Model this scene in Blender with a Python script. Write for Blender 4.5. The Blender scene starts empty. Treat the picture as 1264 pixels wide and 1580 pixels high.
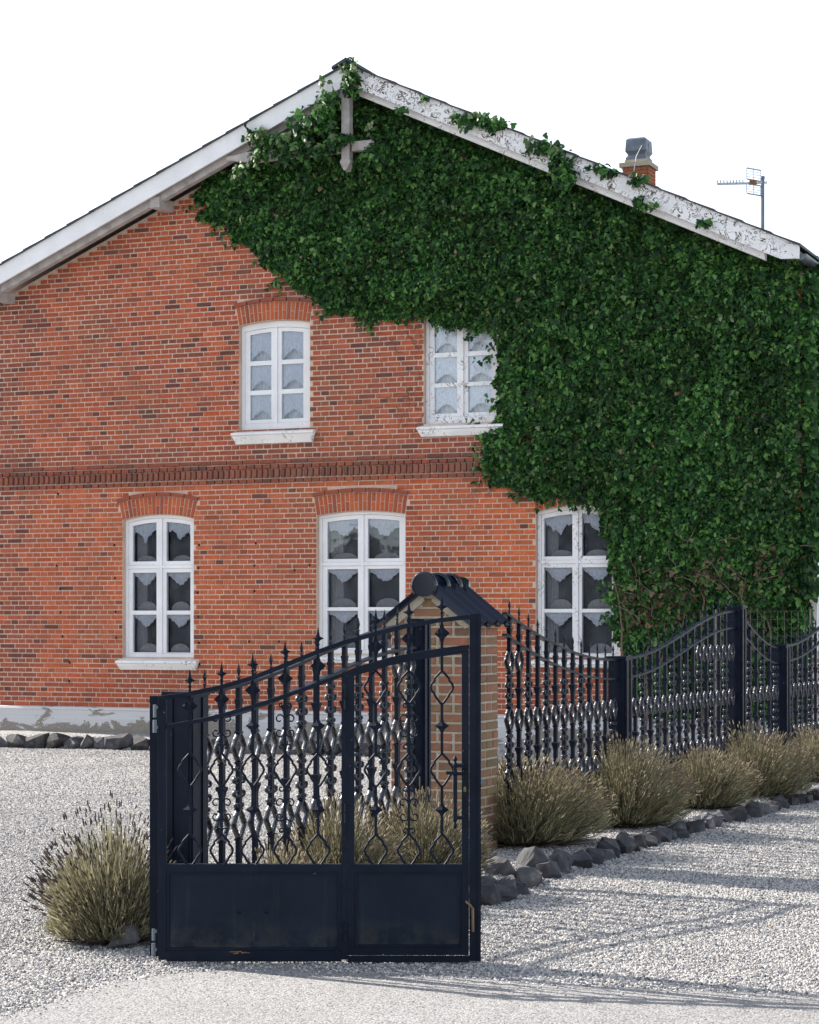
import bpy, bmesh, math, random
import numpy as np
from mathutils import Vector, Matrix, noise

random.seed(7)
rng = np.random.default_rng(7)
PI = math.pi
scene = bpy.context.scene
COL = scene.collection

# ------------------------------------------------------------------ camera
F = 3200.0            # focal length in photo pixels (photo 1264 wide)
EYE = 1.7
HOR = 960.0           # horizon row in the photo
cd = bpy.data.cameras.new("camera")
cam = bpy.data.objects.new("camera", cd)
COL.objects.link(cam)
cam.location = (0, 0, EYE)
cam.rotation_euler = (PI / 2, 0, 0)
cd.sensor_fit = 'HORIZONTAL'
cd.sensor_width = 36
cd.lens = 36 * F / 1264
cd.shift_y = (HOR - 790) / 1264
cd.clip_start = 0.1
cd.clip_end = 2000
scene.camera = cam

# ------------------------------------------------------------------ sky and sun
SUN_AZ = math.radians(30)      # shadows run to the right and this much towards the camera
SUN_EL = math.radians(33)
to_sun = Vector((-math.cos(SUN_AZ) * math.cos(SUN_EL), math.sin(SUN_AZ) * math.cos(SUN_EL), math.sin(SUN_EL)))
w = bpy.data.worlds.new("World")
scene.world = w
w.use_nodes = True
nt = w.node_tree
nt.nodes.clear()
sky = nt.nodes.new("ShaderNodeTexSky")
sky.sky_type = 'NISHITA'
sky.sun_disc = False
sky.sun_elevation = SUN_EL
sky.sun_rotation = math.atan2(to_sun.x, to_sun.y)
sky.air_density = 1.0
sky.dust_density = 0.9
sky.ozone_density = 1.0
bg = nt.nodes.new("ShaderNodeBackground")
bg.inputs[1].default_value = 0.15
wo = nt.nodes.new("ShaderNodeOutputWorld")
hz = nt.nodes.new("ShaderNodeHueSaturation")      # thin white haze over the whole sky
hz.inputs['Saturation'].default_value = 0.5
hz.inputs['Value'].default_value = 0.87
nt.links.new(sky.outputs[0], hz.inputs['Color'])
nt.links.new(hz.outputs[0], bg.inputs[0])
nt.links.new(bg.outputs[0], wo.inputs[0])
sd = bpy.data.lights.new("sun", 'SUN')
sd.energy = 5.0
sd.angle = math.radians(0.5)
sd.color = (1, 0.93, 0.84)
sun = bpy.data.objects.new("sun", sd)
COL.objects.link(sun)
sun.rotation_euler = to_sun.to_track_quat('Z', 'Y').to_euler()
scene.view_settings.view_transform = 'Standard'
scene.view_settings.look = 'None'
scene.view_settings.gamma = 1
scene.view_settings.use_curve_mapping = False
scene.view_settings.exposure = 1.2


# ------------------------------------------------------------------ helpers
def link(o, parent=None):
    COL.objects.link(o)
    if parent is not None:
        o.parent = parent
    return o


def tag(o, label=None, cat=None, group=None, kind=None):
    if label: o['label'] = label
    if cat: o['category'] = cat
    if group: o['group'] = group
    if kind: o['kind'] = kind
    return o


def empty(name, loc=(0, 0, 0), rz=0.0):
    o = bpy.data.objects.new(name, None)
    o.empty_display_size = 0.2
    o.location = loc
    o.rotation_euler = (0, 0, rz)
    return link(o)


class MB:
    """collects vertices and faces of ONE mesh"""
    def __init__(s):
        s.v = []; s.f = []; s.c = []; s.sm = set()

    def add(s, vs, fs, col=None):
        b = len(s.v)
        s.v.extend([tuple(p) for p in vs])
        s.f.extend([tuple(b + i for i in f) for f in fs])
        if col is not None:
            s.c.extend([col] * len(vs))

    def box(s, x0, x1, y0, y1, z0, z1, col=None):
        s.add([(x0, y0, z0), (x1, y0, z0), (x1, y1, z0), (x0, y1, z0), (x0, y0, z1), (x1, y0, z1), (x1, y1, z1), (x0, y1, z1)],
              [(0, 3, 2, 1), (4, 5, 6, 7), (0, 1, 5, 4), (1, 2, 6, 5), (2, 3, 7, 6), (3, 0, 4, 7)], col)

    def prism(s, poly, y0, y1, col=None):
        """polygon in x-z extruded along y"""
        n = len(poly)
        vs = [(p[0], y0, p[1]) for p in poly] + [(p[0], y1, p[1]) for p in poly]
        fs = [tuple(range(n)), tuple(range(2 * n - 1, n - 1, -1))]
        fs += [(i, i + n, (i + 1) % n + n, (i + 1) % n) for i in range(n)]
        s.add(vs, fs, col)

    def strip(s, P, wn, wb, b=(0, 1, 0), closed=False):
        """rectangular bar swept along P; b is the fixed width axis"""
        b = Vector(b).normalized()
        P = [Vector(p) for p in P]
        n = len(P)
        vs = []
        for i in range(n):
            if closed:
                t = P[(i + 1) % n] - P[i - 1]
            else:
                t = P[min(i + 1, n - 1)] - P[max(i - 1, 0)]
            nn = b.cross(t)
            if nn.length < 1e-9: nn = Vector((1, 0, 0))
            nn.normalize()
            for a, c in ((-1, -1), (1, -1), (1, 1), (-1, 1)):
                vs.append(P[i] + nn * (a * wn / 2) + b * (c * wb / 2))
        fs = []
        for i in range(n if closed else n - 1):
            j = (i + 1) % n
            for k in range(4):
                l = (k + 1) % 4
                fs.append((i * 4 + k, i * 4 + l, j * 4 + l, j * 4 + k))
        if not closed:
            fs.append((3, 2, 1, 0))
            e = (n - 1) * 4
            fs.append((e, e + 1, e + 2, e + 3))
        s.add(vs, fs)

    def tube(s, P, r, n=6, r1=None):
        P = [Vector(p) for p in P]
        m = len(P)
        vs = []
        ref = Vector((0.31, 0.77, 0.2)).normalized()
        for i in range(m):
            t = (P[min(i + 1, m - 1)] - P[max(i - 1, 0)]).normalized()
            a = t.cross(ref)
            if a.length < 1e-4: a = t.cross(Vector((1, 0, 0)))
            a.normalize()
            bb = t.cross(a)
            rr = r if r1 is None else r + (r1 - r) * i / (m - 1)
            for k in range(n):
                an = 2 * PI * k / n
                vs.append(P[i] + a * math.cos(an) * rr + bb * math.sin(an) * rr)
        fs = []
        for i in range(m - 1):
            for k in range(n):
                l = (k + 1) % n
                fs.append((i * n + k, i * n + l, (i + 1) * n + l, (i + 1) * n + k))
        fs.append(tuple(range(n - 1, -1, -1)))
        fs.append(tuple(range((m - 1) * n, m * n)))
        s.add(vs, fs)

    def lathe(s, prof, cx=0, cy=0, n=8):
        """prof: list of (r, z)"""
        vs = []
        for r, z in prof:
            for k in range(n):
                an = 2 * PI * (k + .5) / n
                vs.append((cx + r * math.cos(an), cy + r * math.sin(an), z))
        fs = []
        for i in range(len(prof) - 1):
            for k in range(n):
                l = (k + 1) % n
                fs.append((i * n + k, i * n + l, (i + 1) * n + l, (i + 1) * n + k))
        fs.append(tuple(range(n - 1, -1, -1)))
        fs.append(tuple(range((len(prof) - 1) * n, len(prof) * n)))
        s.add(vs, fs)

    def mesh(s, name, mat, smooth=False):
        me = bpy.data.meshes.new(name)
        me.from_pydata(s.v, [], s.f)
        if mat: me.materials.append(mat)
        if s.c and len(s.c) == len(s.v):
            at = me.attributes.new("col", 'FLOAT_COLOR', 'POINT')
            at.data.foreach_set("color", np.array([(c[0], c[1], c[2], 1) for c in s.c], dtype=np.float32).ravel())
        if smooth:
            me.polygons.foreach_set("use_smooth", [True] * len(me.polygons))
        elif s.sm:
            me.polygons.foreach_set("use_smooth", [i in s.sm for i in range(len(s.f))])
        me.update()
        return me

    def rod(s, P, wn, wb, n=8, b=(0, 1, 0)):
        """oval bar swept along P, smooth shaded"""
        b = Vector(b).normalized()
        P = [Vector(p) for p in P]
        m = len(P)
        vs = []
        for i in range(m):
            t = P[min(i + 1, m - 1)] - P[max(i - 1, 0)]
            nn = b.cross(t)
            nn.normalize()
            for k in range(n):
                an = 2 * PI * (k + .5) / n
                ca, sa = math.cos(an), math.sin(an)
                vs.append(P[i] + nn * (math.copysign(abs(ca) ** .95, ca) * wn / 2) + b * (math.copysign(abs(sa) ** .85, sa) * wb / 2))
        fs = []
        for i in range(m - 1):
            for k in range(n):
                l = (k + 1) % n
                fs.append((i * n + k, i * n + l, (i + 1) * n + l, (i + 1) * n + k))
        f0 = len(s.f)
        s.add(vs, fs)
        s.sm.update(range(f0, f0 + len(fs)))

    def build(s, name, mat, parent=None, smooth=False, kind=None, fix=False):
        me = s.mesh(name, mat, smooth)
        if fix:
            bm = bmesh.new(); bm.from_mesh(me)
            bmesh.ops.recalc_face_normals(bm, faces=bm.faces)
            bm.to_mesh(me); bm.free()
        o = link(bpy.data.objects.new(name, me), parent)
        if kind: o['kind'] = kind
        return o


def np_mesh(name, V, faces_flat, loop_tot, mat, parent=None, kind=None, smooth=False):
    me = bpy.data.meshes.new(name)
    me.vertices.add(len(V))
    me.vertices.foreach_set("co", V.astype(np.float32).ravel())
    me.loops.add(len(faces_flat))
    me.loops.foreach_set("vertex_index", faces_flat.astype(np.int32))
    npoly = len(faces_flat) // loop_tot
    me.polygons.add(npoly)
    me.polygons.foreach_set("loop_start", np.arange(0, npoly * loop_tot, loop_tot, dtype=np.int32))
    try:
        me.polygons.foreach_set("loop_total", np.full(npoly, loop_tot, dtype=np.int32))
    except Exception:
        pass
    if smooth:
        me.polygons.foreach_set("use_smooth", np.ones(npoly, dtype=bool))
    me.materials.append(mat)
    me.update(calc_edges=True)
    me.validate()
    o = link(bpy.data.objects.new(name, me), parent)
    if kind: o['kind'] = kind
    return o


# ------------------------------------------------------------------ materials
def new_mat(name):
    m = bpy.data.materials.new(name)
    m.use_nodes = True
    t = m.node_tree
    p = t.nodes["Principled BSDF"]
    return m, t, p


def N(t, typ, **kw):
    n = t.nodes.new(typ)
    for k, v in kw.items():
        setattr(n, k, v)
    return n


def ramp(t, fac, stops, interp='LINEAR'):
    r = N(t, "ShaderNodeValToRGB")
    r.color_ramp.interpolation = interp
    e = r.color_ramp.elements
    while len(e) < len(stops): e.new(0.5)
    for i, (p, c) in enumerate(stops):
        e[i].position = p
        e[i].color = (c[0], c[1], c[2], 1) if not isinstance(c, (int, float)) else (c, c, c, 1)
    t.links.new(fac, r.inputs[0])
    return r.outputs[0]


def noise_tex(t, scale, detail=4, rough=0.55, vec=None, dist=0.0):
    n = N(t, "ShaderNodeTexNoise")
    n.inputs["Scale"].default_value = scale
    n.inputs["Detail"].default_value = detail
    n.inputs["Roughness"].default_value = rough
    n.inputs["Distortion"].default_value = dist
    if vec is not None: t.links.new(vec, n.inputs["Vector"])
    return n.outputs["Fac"]


def objco(t):
    return N(t, "ShaderNodeTexCoord").outputs["Object"]


def mixc(t, fac, a, b, mode='MIX'):
    m = N(t, "ShaderNodeMix", data_type='RGBA', blend_type=mode)
    for sock, val in ((m.inputs[0], fac), (m.inputs[6], a), (m.inputs[7], b)):
        if hasattr(val, "is_linked"): t.links.new(val, sock)
        elif isinstance(val, (int, float)): sock.default_value = val
        else: sock.default_value = (val[0], val[1], val[2], 1)
    return m.outputs[2]


def mathn(t, op, a, b=0.0):
    m = N(t, "ShaderNodeMath", operation=op)
    for i, val in enumerate((a, b)):
        if hasattr(val, "is_linked"): t.links.new(val, m.inputs[i])
        else: m.inputs[i].default_value = val
    return m.outputs[0]


def bump(t, p, h, strength=0.3, dist=0.01):
    b = N(t, "ShaderNodeBump")
    b.inputs["Strength"].default_value = strength
    b.inputs["Distance"].default_value = dist
    t.links.new(h, b.inputs["Height"])
    t.links.new(b.outputs[0], p.inputs["Normal"])


def set_col(t, p, c):
    if hasattr(c, "is_linked"): t.links.new(c, p.inputs["Base Color"])
    else: p.inputs["Base Color"].default_value = (c[0], c[1], c[2], 1)


def mat_brick(name, dirt=(0.10, 0.09, 0.05), dirt_amt=0.25):
    m, t, p = new_mat(name)
    co = objco(t)
    a = N(t, "ShaderNodeAttribute", attribute_name="col")
    n1 = noise_tex(t, 22, 5, 0.65, co)
    v = ramp(t, n1, [(0.3, 0.72), (0.7, 1.18)])
    c = mixc(t, 1.0, a.outputs["Color"], v, 'MULTIPLY')
    mp = N(t, "ShaderNodeMapping"); mp.inputs['Scale'].default_value = (1.0, 1.0, .45)
    g = N(t, "ShaderNodeNewGeometry"); t.links.new(g.outputs['Position'], mp.inputs[0])
    n2 = noise_tex(t, 0.9, 7, 0.68, mp.outputs[0])
    f = ramp(t, n2, [(0.46, 0.0), (0.70, dirt_amt)])
    c = mixc(t, f, c, dirt)
    n3 = noise_tex(t, 60, 3, 0.6, co)
    f3 = ramp(t, n3, [(0.68, 0.0), (0.78, 0.5)])
    c = mixc(t, f3, c, (0.34, 0.27, 0.22))
    set_col(t, p, c)
    p.inputs["Roughness"].default_value = 0.9
    bump(t, p, n1, 0.5, 0.006)
    return m


def mat_simple(name, c, rough=0.7, nscale=8, var=0.25, bumps=0.0, metal=0.0):
    m, t, p = new_mat(name)
    co = objco(t)
    n1 = noise_tex(t, nscale, 5, 0.6, co)
    v = ramp(t, n1, [(0.3, 1 - var), (0.7, 1 + var)])
    set_col(t, p, mixc(t, 1.0, c, v, 'MULTIPLY'))
    p.inputs["Roughness"].default_value = rough
    p.inputs["Metallic"].default_value = metal
    if bumps: bump(t, p, n1, bumps, 0.01)
    return m


M = {}
M['brick'] = mat_brick('house_brick', (0.12, 0.07, 0.05), 0.45)
M['pillar_brick'] = mat_brick('pillar_brick', (0.17, 0.15, 0.07), 0.7)


def mat_mortar(name, c, moss):
    m, t, p = new_mat(name)
    co = objco(t)
    n1 = noise_tex(t, 30, 5, 0.7, co)
    n2 = noise_tex(t, 1.6, 4, 0.6, co)
    c1 = mixc(t, 1.0, c, ramp(t, n1, [(0.3, 0.75), (0.7, 1.1)]), 'MULTIPLY')
    c1 = mixc(t, ramp(t, n2, [(0.45, 0.0), (0.72, 0.8)]), c1, moss)
    set_col(t, p, c1)
    p.inputs["Roughness"].default_value = 0.95
    bump(t, p, n1, 0.5, 0.004)
    return m


M['mortar'] = mat_mortar('lime_mortar', (0.64, 0.48, 0.385), (0.42, 0.27, 0.20))
M['pillar_mortar'] = mat_mortar('pillar_mortar', (0.42, 0.37, 0.30), (0.24, 0.22, 0.10))


def mat_paint(name, wear, c=(0.80, 0.80, 0.82)):
    """white paint, wear 0..1 peels to dark wood in short cracks"""
    m, t, p = new_mat(name)
    co = objco(t)
    n0 = noise_tex(t, 3, 4, 0.6, co)
    base = mixc(t, 1.0, c, ramp(t, n0, [(0.3, 0.9), (0.7, 1.05)]), 'MULTIPLY')
    vo = N(t, "ShaderNodeTexNoise")
    vo.inputs["Scale"].default_value = 7.5
    vo.inputs["Detail"].default_value = 3
    vo.inputs["Roughness"].default_value = 0.6
    vo.inputs["Distortion"].default_value = 1.6
    t.links.new(co, vo.inputs["Vector"])
    ridge = mathn(t, 'ABSOLUTE', mathn(t, 'SUBTRACT', vo.outputs["Fac"], 0.5))
    patch = noise_tex(t, 6.0, 4, 0.6, co)
    lim = mathn(t, 'MULTIPLY', ramp(t, patch, [(0.58 - 0.22 * wear, 0.0), (0.70, 1.0)]), 0.045 * wear)
    f = mathn(t, 'LESS_THAN', ridge, lim)
    set_col(t, p, mixc(t, f, base, (0.10, 0.075, 0.055)))
    p.inputs["Roughness"].default_value = 0.55
    bump(t, p, mathn(t, 'SUBTRACT', 1.0, f), 0.3, 0.003)
    return m


M['white'] = mat_paint('white_paint', 0.06)
M['white_worn'] = mat_paint('white_paint_worn', 0.5)
M['white_peel'] = mat_paint('white_paint_peeling', 1.0)
M['greywood'] = mat_simple('weathered_wood', (0.40, 0.37, 0.36), 0.8, 6, 0.3, 0.3)
M['sill'] = mat_paint('sill_paint', 0.45, (0.76, 0.75, 0.75))
M['iron'] = None


def mat_iron(name, c0, c1, r0, r1, spec):
    m, t, p = new_mat(name)
    co = objco(t)
    n1 = noise_tex(t, 5, 5, 0.6, co)
    c = mixc(t, ramp(t, n1, [(0.35, 0.0), (0.7, 1.0)]), c0, c1)
    n2 = noise_tex(t, 38, 3, 0.5, co)
    c = mixc(t, ramp(t, n2, [(0.75, 0.0), (0.79, 1.0)]), c, (0.30, 0.28, 0.26))
    n4 = noise_tex(t, 9, 6, 0.7, co)
    c = mixc(t, ramp(t, n4, [(0.60, 0.0), (0.80, 0.35)]), c, (0.055, 0.045, 0.04))
    set_col(t, p, c)
    n3 = noise_tex(t, 14, 4, 0.6, co)
    t.links.new(ramp(t, n3, [(0.3, r0), (0.7, r1)]), p.inputs["Roughness"])
    p.inputs["Specular IOR Level"].default_value = spec
    bump(t, p, n3, 0.08, 0.01)
    return m


M['iron'] = mat_iron('navy_gate_paint', (0.004, 0.008, 0.018), (0.0075, 0.013, 0.027), 0.4, 0.62, 0.13)
M['fence_iron'] = mat_iron('navy_fence_paint', (0.005, 0.009, 0.020), (0.009, 0.014, 0.028), 0.28, 0.45, 0.14)
M['fence_bar'] = mat_iron('navy_bar_paint', (0.004, 0.008, 0.018), (0.008, 0.013, 0.026), 0.20, 0.32, 0.75)
def mat_panel():
    m, t, p = new_mat('navy_panel_paint')
    co = objco(t)
    n1 = noise_tex(t, 2.2, 6, 0.65, co)
    c = mixc(t, ramp(t, n1, [(0.32, 0.0), (0.68, 1.0)]), (0.0042, 0.008, 0.018), (0.0085, 0.0165, 0.030))
    n2 = noise_tex(t, 55, 2, 0.5, co)                      # chips
    c = mixc(t, ramp(t, n2, [(0.80, 0.0), (0.82, 1.0)]), c, (0.42, 0.40, 0.38))
    mp = N(t, "ShaderNodeMapping"); mp.inputs['Scale'].default_value = (14, 1, 1.2)
    t.links.new(co, mp.inputs[0])
    n3 = noise_tex(t, 1.6, 5, 0.6, mp.outputs[0])          # drips
    c = mixc(t, ramp(t, n3, [(0.56, 0.0), (0.75, 0.5)]), c, (0.022, 0.030, 0.042))
    sep = N(t, "ShaderNodeSeparateXYZ"); t.links.new(co, sep.inputs[0])
    n4 = noise_tex(t, 8, 5, 0.7, co)                       # dust and splashes kicked up from the gravel
    dz = mathn(t, 'MULTIPLY', ramp(t, sep.outputs[2], [(0.04, 1.0), (0.24, 0.0)]), ramp(t, n4, [(0.42, 0.0), (0.72, 0.7)]))
    c = mixc(t, dz, c, (0.085, 0.072, 0.062))
    set_col(t, p, c)
    p.inputs["Roughness"].default_value = 0.55
    p.inputs["Specular IOR Level"].default_value = 0.16
    bump(t, p, n1, 0.12, 0.02)
    return m


M['panel'] = mat_panel()
M['brass'] = mat_simple('tarnished_brass', (0.17, 0.12, 0.065), 0.45, 20, 0.3, 0.1, 0.6)
M['tile'] = mat_simple('glazed_black_tile', (0.006, 0.011, 0.026), 0.10, 4, 0.3)
M['rooftile'] = mat_simple('dark_roof_tile', (0.035, 0.04, 0.05), 0.6, 6, 0.3, 0.2)
M['zinc'] = mat_simple('grey_zinc', (0.13, 0.15, 0.18), 0.45, 6, 0.25, 0.05, 0.5)
M['rust'] = mat_simple('rusty_metal', (0.22, 0.10, 0.05), 0.8, 20, 0.4, 0.2)
M['rust_wire'] = mat_simple('dull_wire', (0.06, 0.055, 0.05), 0.8, 14, 0.3)
M['alu'] = mat_simple('weathered_aluminium', (0.42, 0.42, 0.43), 0.5, 14, 0.3, 0.1, 0.4)
M['dark'] = mat_simple('dark_interior', (0.04, 0.042, 0.052), 0.95, 3, 0.2)
M['hole'] = mat_simple('hole_shade_black', (0.008, 0.007, 0.006), 1.0, 3, 0.2)  # black painted in for the shade inside the wall holes
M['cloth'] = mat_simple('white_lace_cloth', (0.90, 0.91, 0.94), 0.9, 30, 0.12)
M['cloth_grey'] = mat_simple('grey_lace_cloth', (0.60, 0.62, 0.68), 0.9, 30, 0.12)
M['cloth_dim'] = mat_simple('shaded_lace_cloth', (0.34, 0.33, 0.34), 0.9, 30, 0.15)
M['bark'] = mat_simple('vine_bark', (0.17, 0.115, 0.085), 0.9, 20, 0.35, 0.3)


def mat_rock():
    m, t, p = new_mat('dark_field_stone')
    co = objco(t)
    oi = N(t, "ShaderNodeObjectInfo")
    n1 = noise_tex(t, 9, 6, 0.65, co)
    c = ramp(t, n1, [(0.25, (0.026, 0.027, 0.032)), (0.55, (0.060, 0.060, 0.068)), (0.75, (0.16, 0.155, 0.15))])
    c = mixc(t, 1.0, c, ramp(t, oi.outputs["Random"], [(0.0, 0.5), (0.7, 1.2), (1.0, 2.1)]), 'MULTIPLY')
    mo = noise_tex(t, 3.5, 4, 0.6, co)
    c = mixc(t, ramp(t, mo, [(0.58, 0.0), (0.75, 0.55)]), c, (0.17, 0.155, 0.12))
    set_col(t, p, c)
    p.inputs["Roughness"].default_value = 0.85
    bump(t, p, n1, 0.6, 0.02)
    return m


M['rock'] = mat_rock()


def mat_glass():
    m, t, p = new_mat('window_glass')
    t.nodes.remove(p)
    out = t.nodes["Material Output"]
    tr = N(t, "ShaderNodeBsdfTransparent")
    tr.inputs[0].default_value = (0.985, 0.99, 0.995, 1)
    gl = N(t, "ShaderNodeBsdfGlossy")
    gl.inputs["Roughness"].default_value = 0.03
    fr = N(t, "ShaderNodeFresnel")
    fr.inputs[0].default_value = 1.5
    n1 = noise_tex(t, 3.0, 2, 0.5, objco(t))
    b = N(t, "ShaderNodeBump")
    b.inputs["Strength"].default_value = 0.12
    b.inputs["Distance"].default_value = 0.02
    t.links.new(n1, b.inputs["Height"])
    t.links.new(b.outputs[0], gl.inputs["Normal"])
    mx = N(t, "ShaderNodeMixShader")
    gl.inputs[0].default_value = (0.80, 0.89, 1.0, 1)
    f = mathn(t, 'MULTIPLY', fr.outputs[0], 1.1)
    t.links.new(f, mx.inputs[0])
    t.links.new(tr.outputs[0], mx.inputs[1])
    t.links.new(gl.outputs[0], mx.inputs[2])
    t.links.new(mx.outputs[0], out.inputs[0])
    return m


M['glass'] = mat_glass()


def mat_net():
    m, t, p = new_mat('sheer_net')
    out = t.nodes["Material Output"]
    p.inputs["Base Color"].default_value = (0.62, 0.66, 0.74, 1)
    p.inputs["Roughness"].default_value = 0.9
    tr = N(t, "ShaderNodeBsdfTransparent")
    mx = N(t, "ShaderNodeMixShader")
    n1 = noise_tex(t, 5, 3, 0.5, objco(t))
    t.links.new(ramp(t, n1, [(0.3, 0.10), (0.7, 0.24)]), mx.inputs[0])
    t.links.new(tr.outputs[0], mx.inputs[1])
    t.links.new(p.outputs[0], mx.inputs[2])
    t.links.new(mx.outputs[0], out.inputs[0])
    return m


M['net'] = mat_net()


def mat_plinth():
    m, t, p = new_mat('whitewashed_plinth')
    co = objco(t)
    mp = N(t, 'ShaderNodeMapping'); mp.inputs['Scale'].default_value = (1.0, 1.0, 2.2)
    t.links.new(co, mp.inputs[0])
    n1 = noise_tex(t, 1.9, 9, 0.66, mp.outputs[0], 0.6)
    n2 = noise_tex(t, 30, 4, 0.6, co)
    sep = N(t, "ShaderNodeSeparateXYZ"); t.links.new(co, sep.inputs[0])
    # the lower half has lost more of its whitewash
    low = ramp(t, sep.outputs[2], [(0.22, 0.17), (0.44, 0.02)])
    f = ramp(t, mathn(t, 'ADD', n1, low), [(0.59, 0.0), (0.605, 1.0)])
    c = mixc(t, f, (0.55, 0.545, 0.55), mixc(t, n2, (0.16, 0.14, 0.11), (0.34, 0.31, 0.28)))
    set_col(t, p, c)
    p.inputs["Roughness"].default_value = 0.9
    bump(t, p, mathn(t, 'SUBTRACT', n2, f), 0.4, 0.01)
    return m


M['plinth'] = mat_plinth()


def mat_leaf(name, stops, trans=0.25, rough=0.42):
    m, t, p = new_mat(name)
    g = N(t, "ShaderNodeNewGeometry")
    oi = N(t, "ShaderNodeObjectInfo")
    r = mathn(t, 'FRACT', mathn(t, 'ADD', g.outputs["Random Per Island"], oi.outputs["Random"]))
    c = ramp(t, r, stops)
    n1 = noise_tex(t, 1.4, 3, 0.5, objco(t))
    c = mixc(t, 1.0, c, ramp(t, n1, [(0.3, 0.65), (0.7, 1.3)]), 'MULTIPLY')
    set_col(t, p, c)
    p.inputs["Roughness"].default_value = rough
    out = t.nodes["Material Output"]
    tl = N(t, "ShaderNodeBsdfTranslucent")
    t.links.new(c, tl.inputs[0])
    mx = N(t, "ShaderNodeMixShader")
    mx.inputs[0].default_value = trans
    t.links.new(p.outputs[0], mx.inputs[1])
    t.links.new(tl.outputs[0], mx.inputs[2])
    t.links.new(mx.outputs[0], out.inputs[0])
    return m


M['ivy'] = mat_leaf('ivy_leaf', [(0.0, (0.007, 0.030, 0.010)), (0.42, (0.020, 0.076, 0.019)), (0.75, (0.052, 0.155, 0.030)), (0.93, (0.115, 0.27, 0.055)), (0.994, (0.17, 0.31, 0.09)), (1.0, (0.40, 0.26, 0.19))], 0.25, 0.55)
M['ivy'].node_tree.nodes['Principled BSDF'].inputs['Specular IOR Level'].default_value = 0.3
M['ivy_pale'] = mat_leaf('ivy_pale_leaf', [(0.0, (0.05, 0.11, 0.03)), (0.6, (0.09, 0.16, 0.05)), (1.0, (0.25, 0.28, 0.16))], 0.3)
M['far_leaf'] = mat_leaf('hedge_leaf', [(0.0, (0.020, 0.024, 0.020)), (1.0, (0.060, 0.066, 0.055))], 0.15, 0.8)
M['ivy_dead'] = mat_leaf('ivy_dead_leaf', [(0.0, (0.10, 0.06, 0.04)), (1.0, (0.26, 0.17, 0.11))], 0.2, 0.8)
M['lav'] = mat_leaf('lavender_leaf', [(0.0, (0.10, 0.098, 0.060)), (0.5, (0.225, 0.21, 0.12)), (1.0, (0.38, 0.345, 0.225))], 0.35, 0.8)
M['lav_old'] = mat_leaf('lavender_old_wood', [(0.0, (0.05, 0.042, 0.032)), (1.0, (0.16, 0.13, 0.10))], 0.1, 0.9)
M['lav_head'] = mat_leaf('lavender_dry_flower', [(0.0, (0.045, 0.032, 0.038)), (0.6, (0.10, 0.075, 0.07)), (1.0, (0.22, 0.17, 0.12))], 0.15, 0.9)
M['lav_tan'] = mat_leaf('lavender_tan_flower', [(0.0, (0.16, 0.12, 0.09)), (0.6, (0.30, 0.25, 0.16)), (1.0, (0.44, 0.38, 0.26))], 0.3, 0.9)
M['weed'] = mat_leaf('weed_leaf', [(0.0, (0.05, 0.12, 0.02)), (1.0, (0.08, 0.2, 0.03))], 0.3, 0.6)


def mat_gravel(name, inst):
    m, t, p = new_mat(name)
    co = objco(t)
    if inst:
        oi = N(t, "ShaderNodeObjectInfo")
        r = oi.outputs["Random"]
        c = ramp(t, r, [(0.0, (0.085, 0.09, 0.105)), (0.25, (0.23, 0.232, 0.24)), (0.6, (0.43, 0.413, 0.392)), (0.86, (0.59, 0.565, 0.54)), (0.97, (0.36, 0.31, 0.26)), (1.0, (0.05, 0.05, 0.06))])
        set_col(t, p, c)
    else:
        vo = N(t, "ShaderNodeTexVoronoi")
        vo.inputs["Scale"].default_value = 70
        t.links.new(co, vo.inputs["Vector"])
        sp = N(t, "ShaderNodeSeparateColor"); t.links.new(vo.outputs["Color"], sp.inputs[0])
        c = ramp(t, sp.outputs[0], [(0.0, (0.13, 0.13, 0.14)), (0.5, (0.32, 0.305, 0.29)), (1.0, (0.50, 0.475, 0.45))])
        n1 = noise_tex(t, 0.8, 4, 0.6, co)
        c = mixc(t, 1.0, c, ramp(t, n1, [(0.3, 0.85), (0.7, 1.1)]), 'MULTIPLY')
        set_col(t, p, c)
        bump(t, p, vo.outputs["Distance"], 0.9, -0.012)
    p.inputs["Roughness"].default_value = 0.9
    return m


M['gravel'] = mat_gravel('gravel_bed', False)
M['pebble'] = mat_gravel('gravel_pebble', True)


def mat_road():
    m, t, p = new_mat('worn_road_surface')
    co = objco(t)
    vo = N(t, "ShaderNodeTexVoronoi")
    vo.inputs["Scale"].default_value = 110
    t.links.new(co, vo.inputs["Vector"])
    sp = N(t, "ShaderNodeSeparateColor"); t.links.new(vo.outputs["Color"], sp.inputs[0])
    c = ramp(t, sp.outputs[0], [(0.0, (0.085, 0.085, 0.085)), (0.35, (0.215, 0.21, 0.208)), (1.0, (0.335, 0.325, 0.318))])
    n1 = noise_tex(t, 0.7, 5, 0.6, co)
    c = mixc(t, 1.0, c, ramp(t, n1, [(0.3, 0.85), (0.7, 1.1)]), 'MULTIPLY')
    n3 = noise_tex(t, 6, 5, 0.6, co)
    c = mixc(t, ramp(t, n3, [(0.6, 0.0), (0.75, 0.35)]), c, (0.22, 0.21, 0.21))
    set_col(t, p, c)
    p.inputs["Roughness"].default_value = 0.9
    bump(t, p, vo.outputs["Distance"], 0.5, -0.006)
    return m


M['road'] = mat_road()


# ------------------------------------------------------------------ pixel to place
TH = math.atan(F / 7502.0)          # the gable is turned this much from the picture plane
CT, ST = math.cos(TH), math.sin(TH)
Y0 = F / (110 * 7502 / 6870)        # distance of the gable straight ahead


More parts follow.
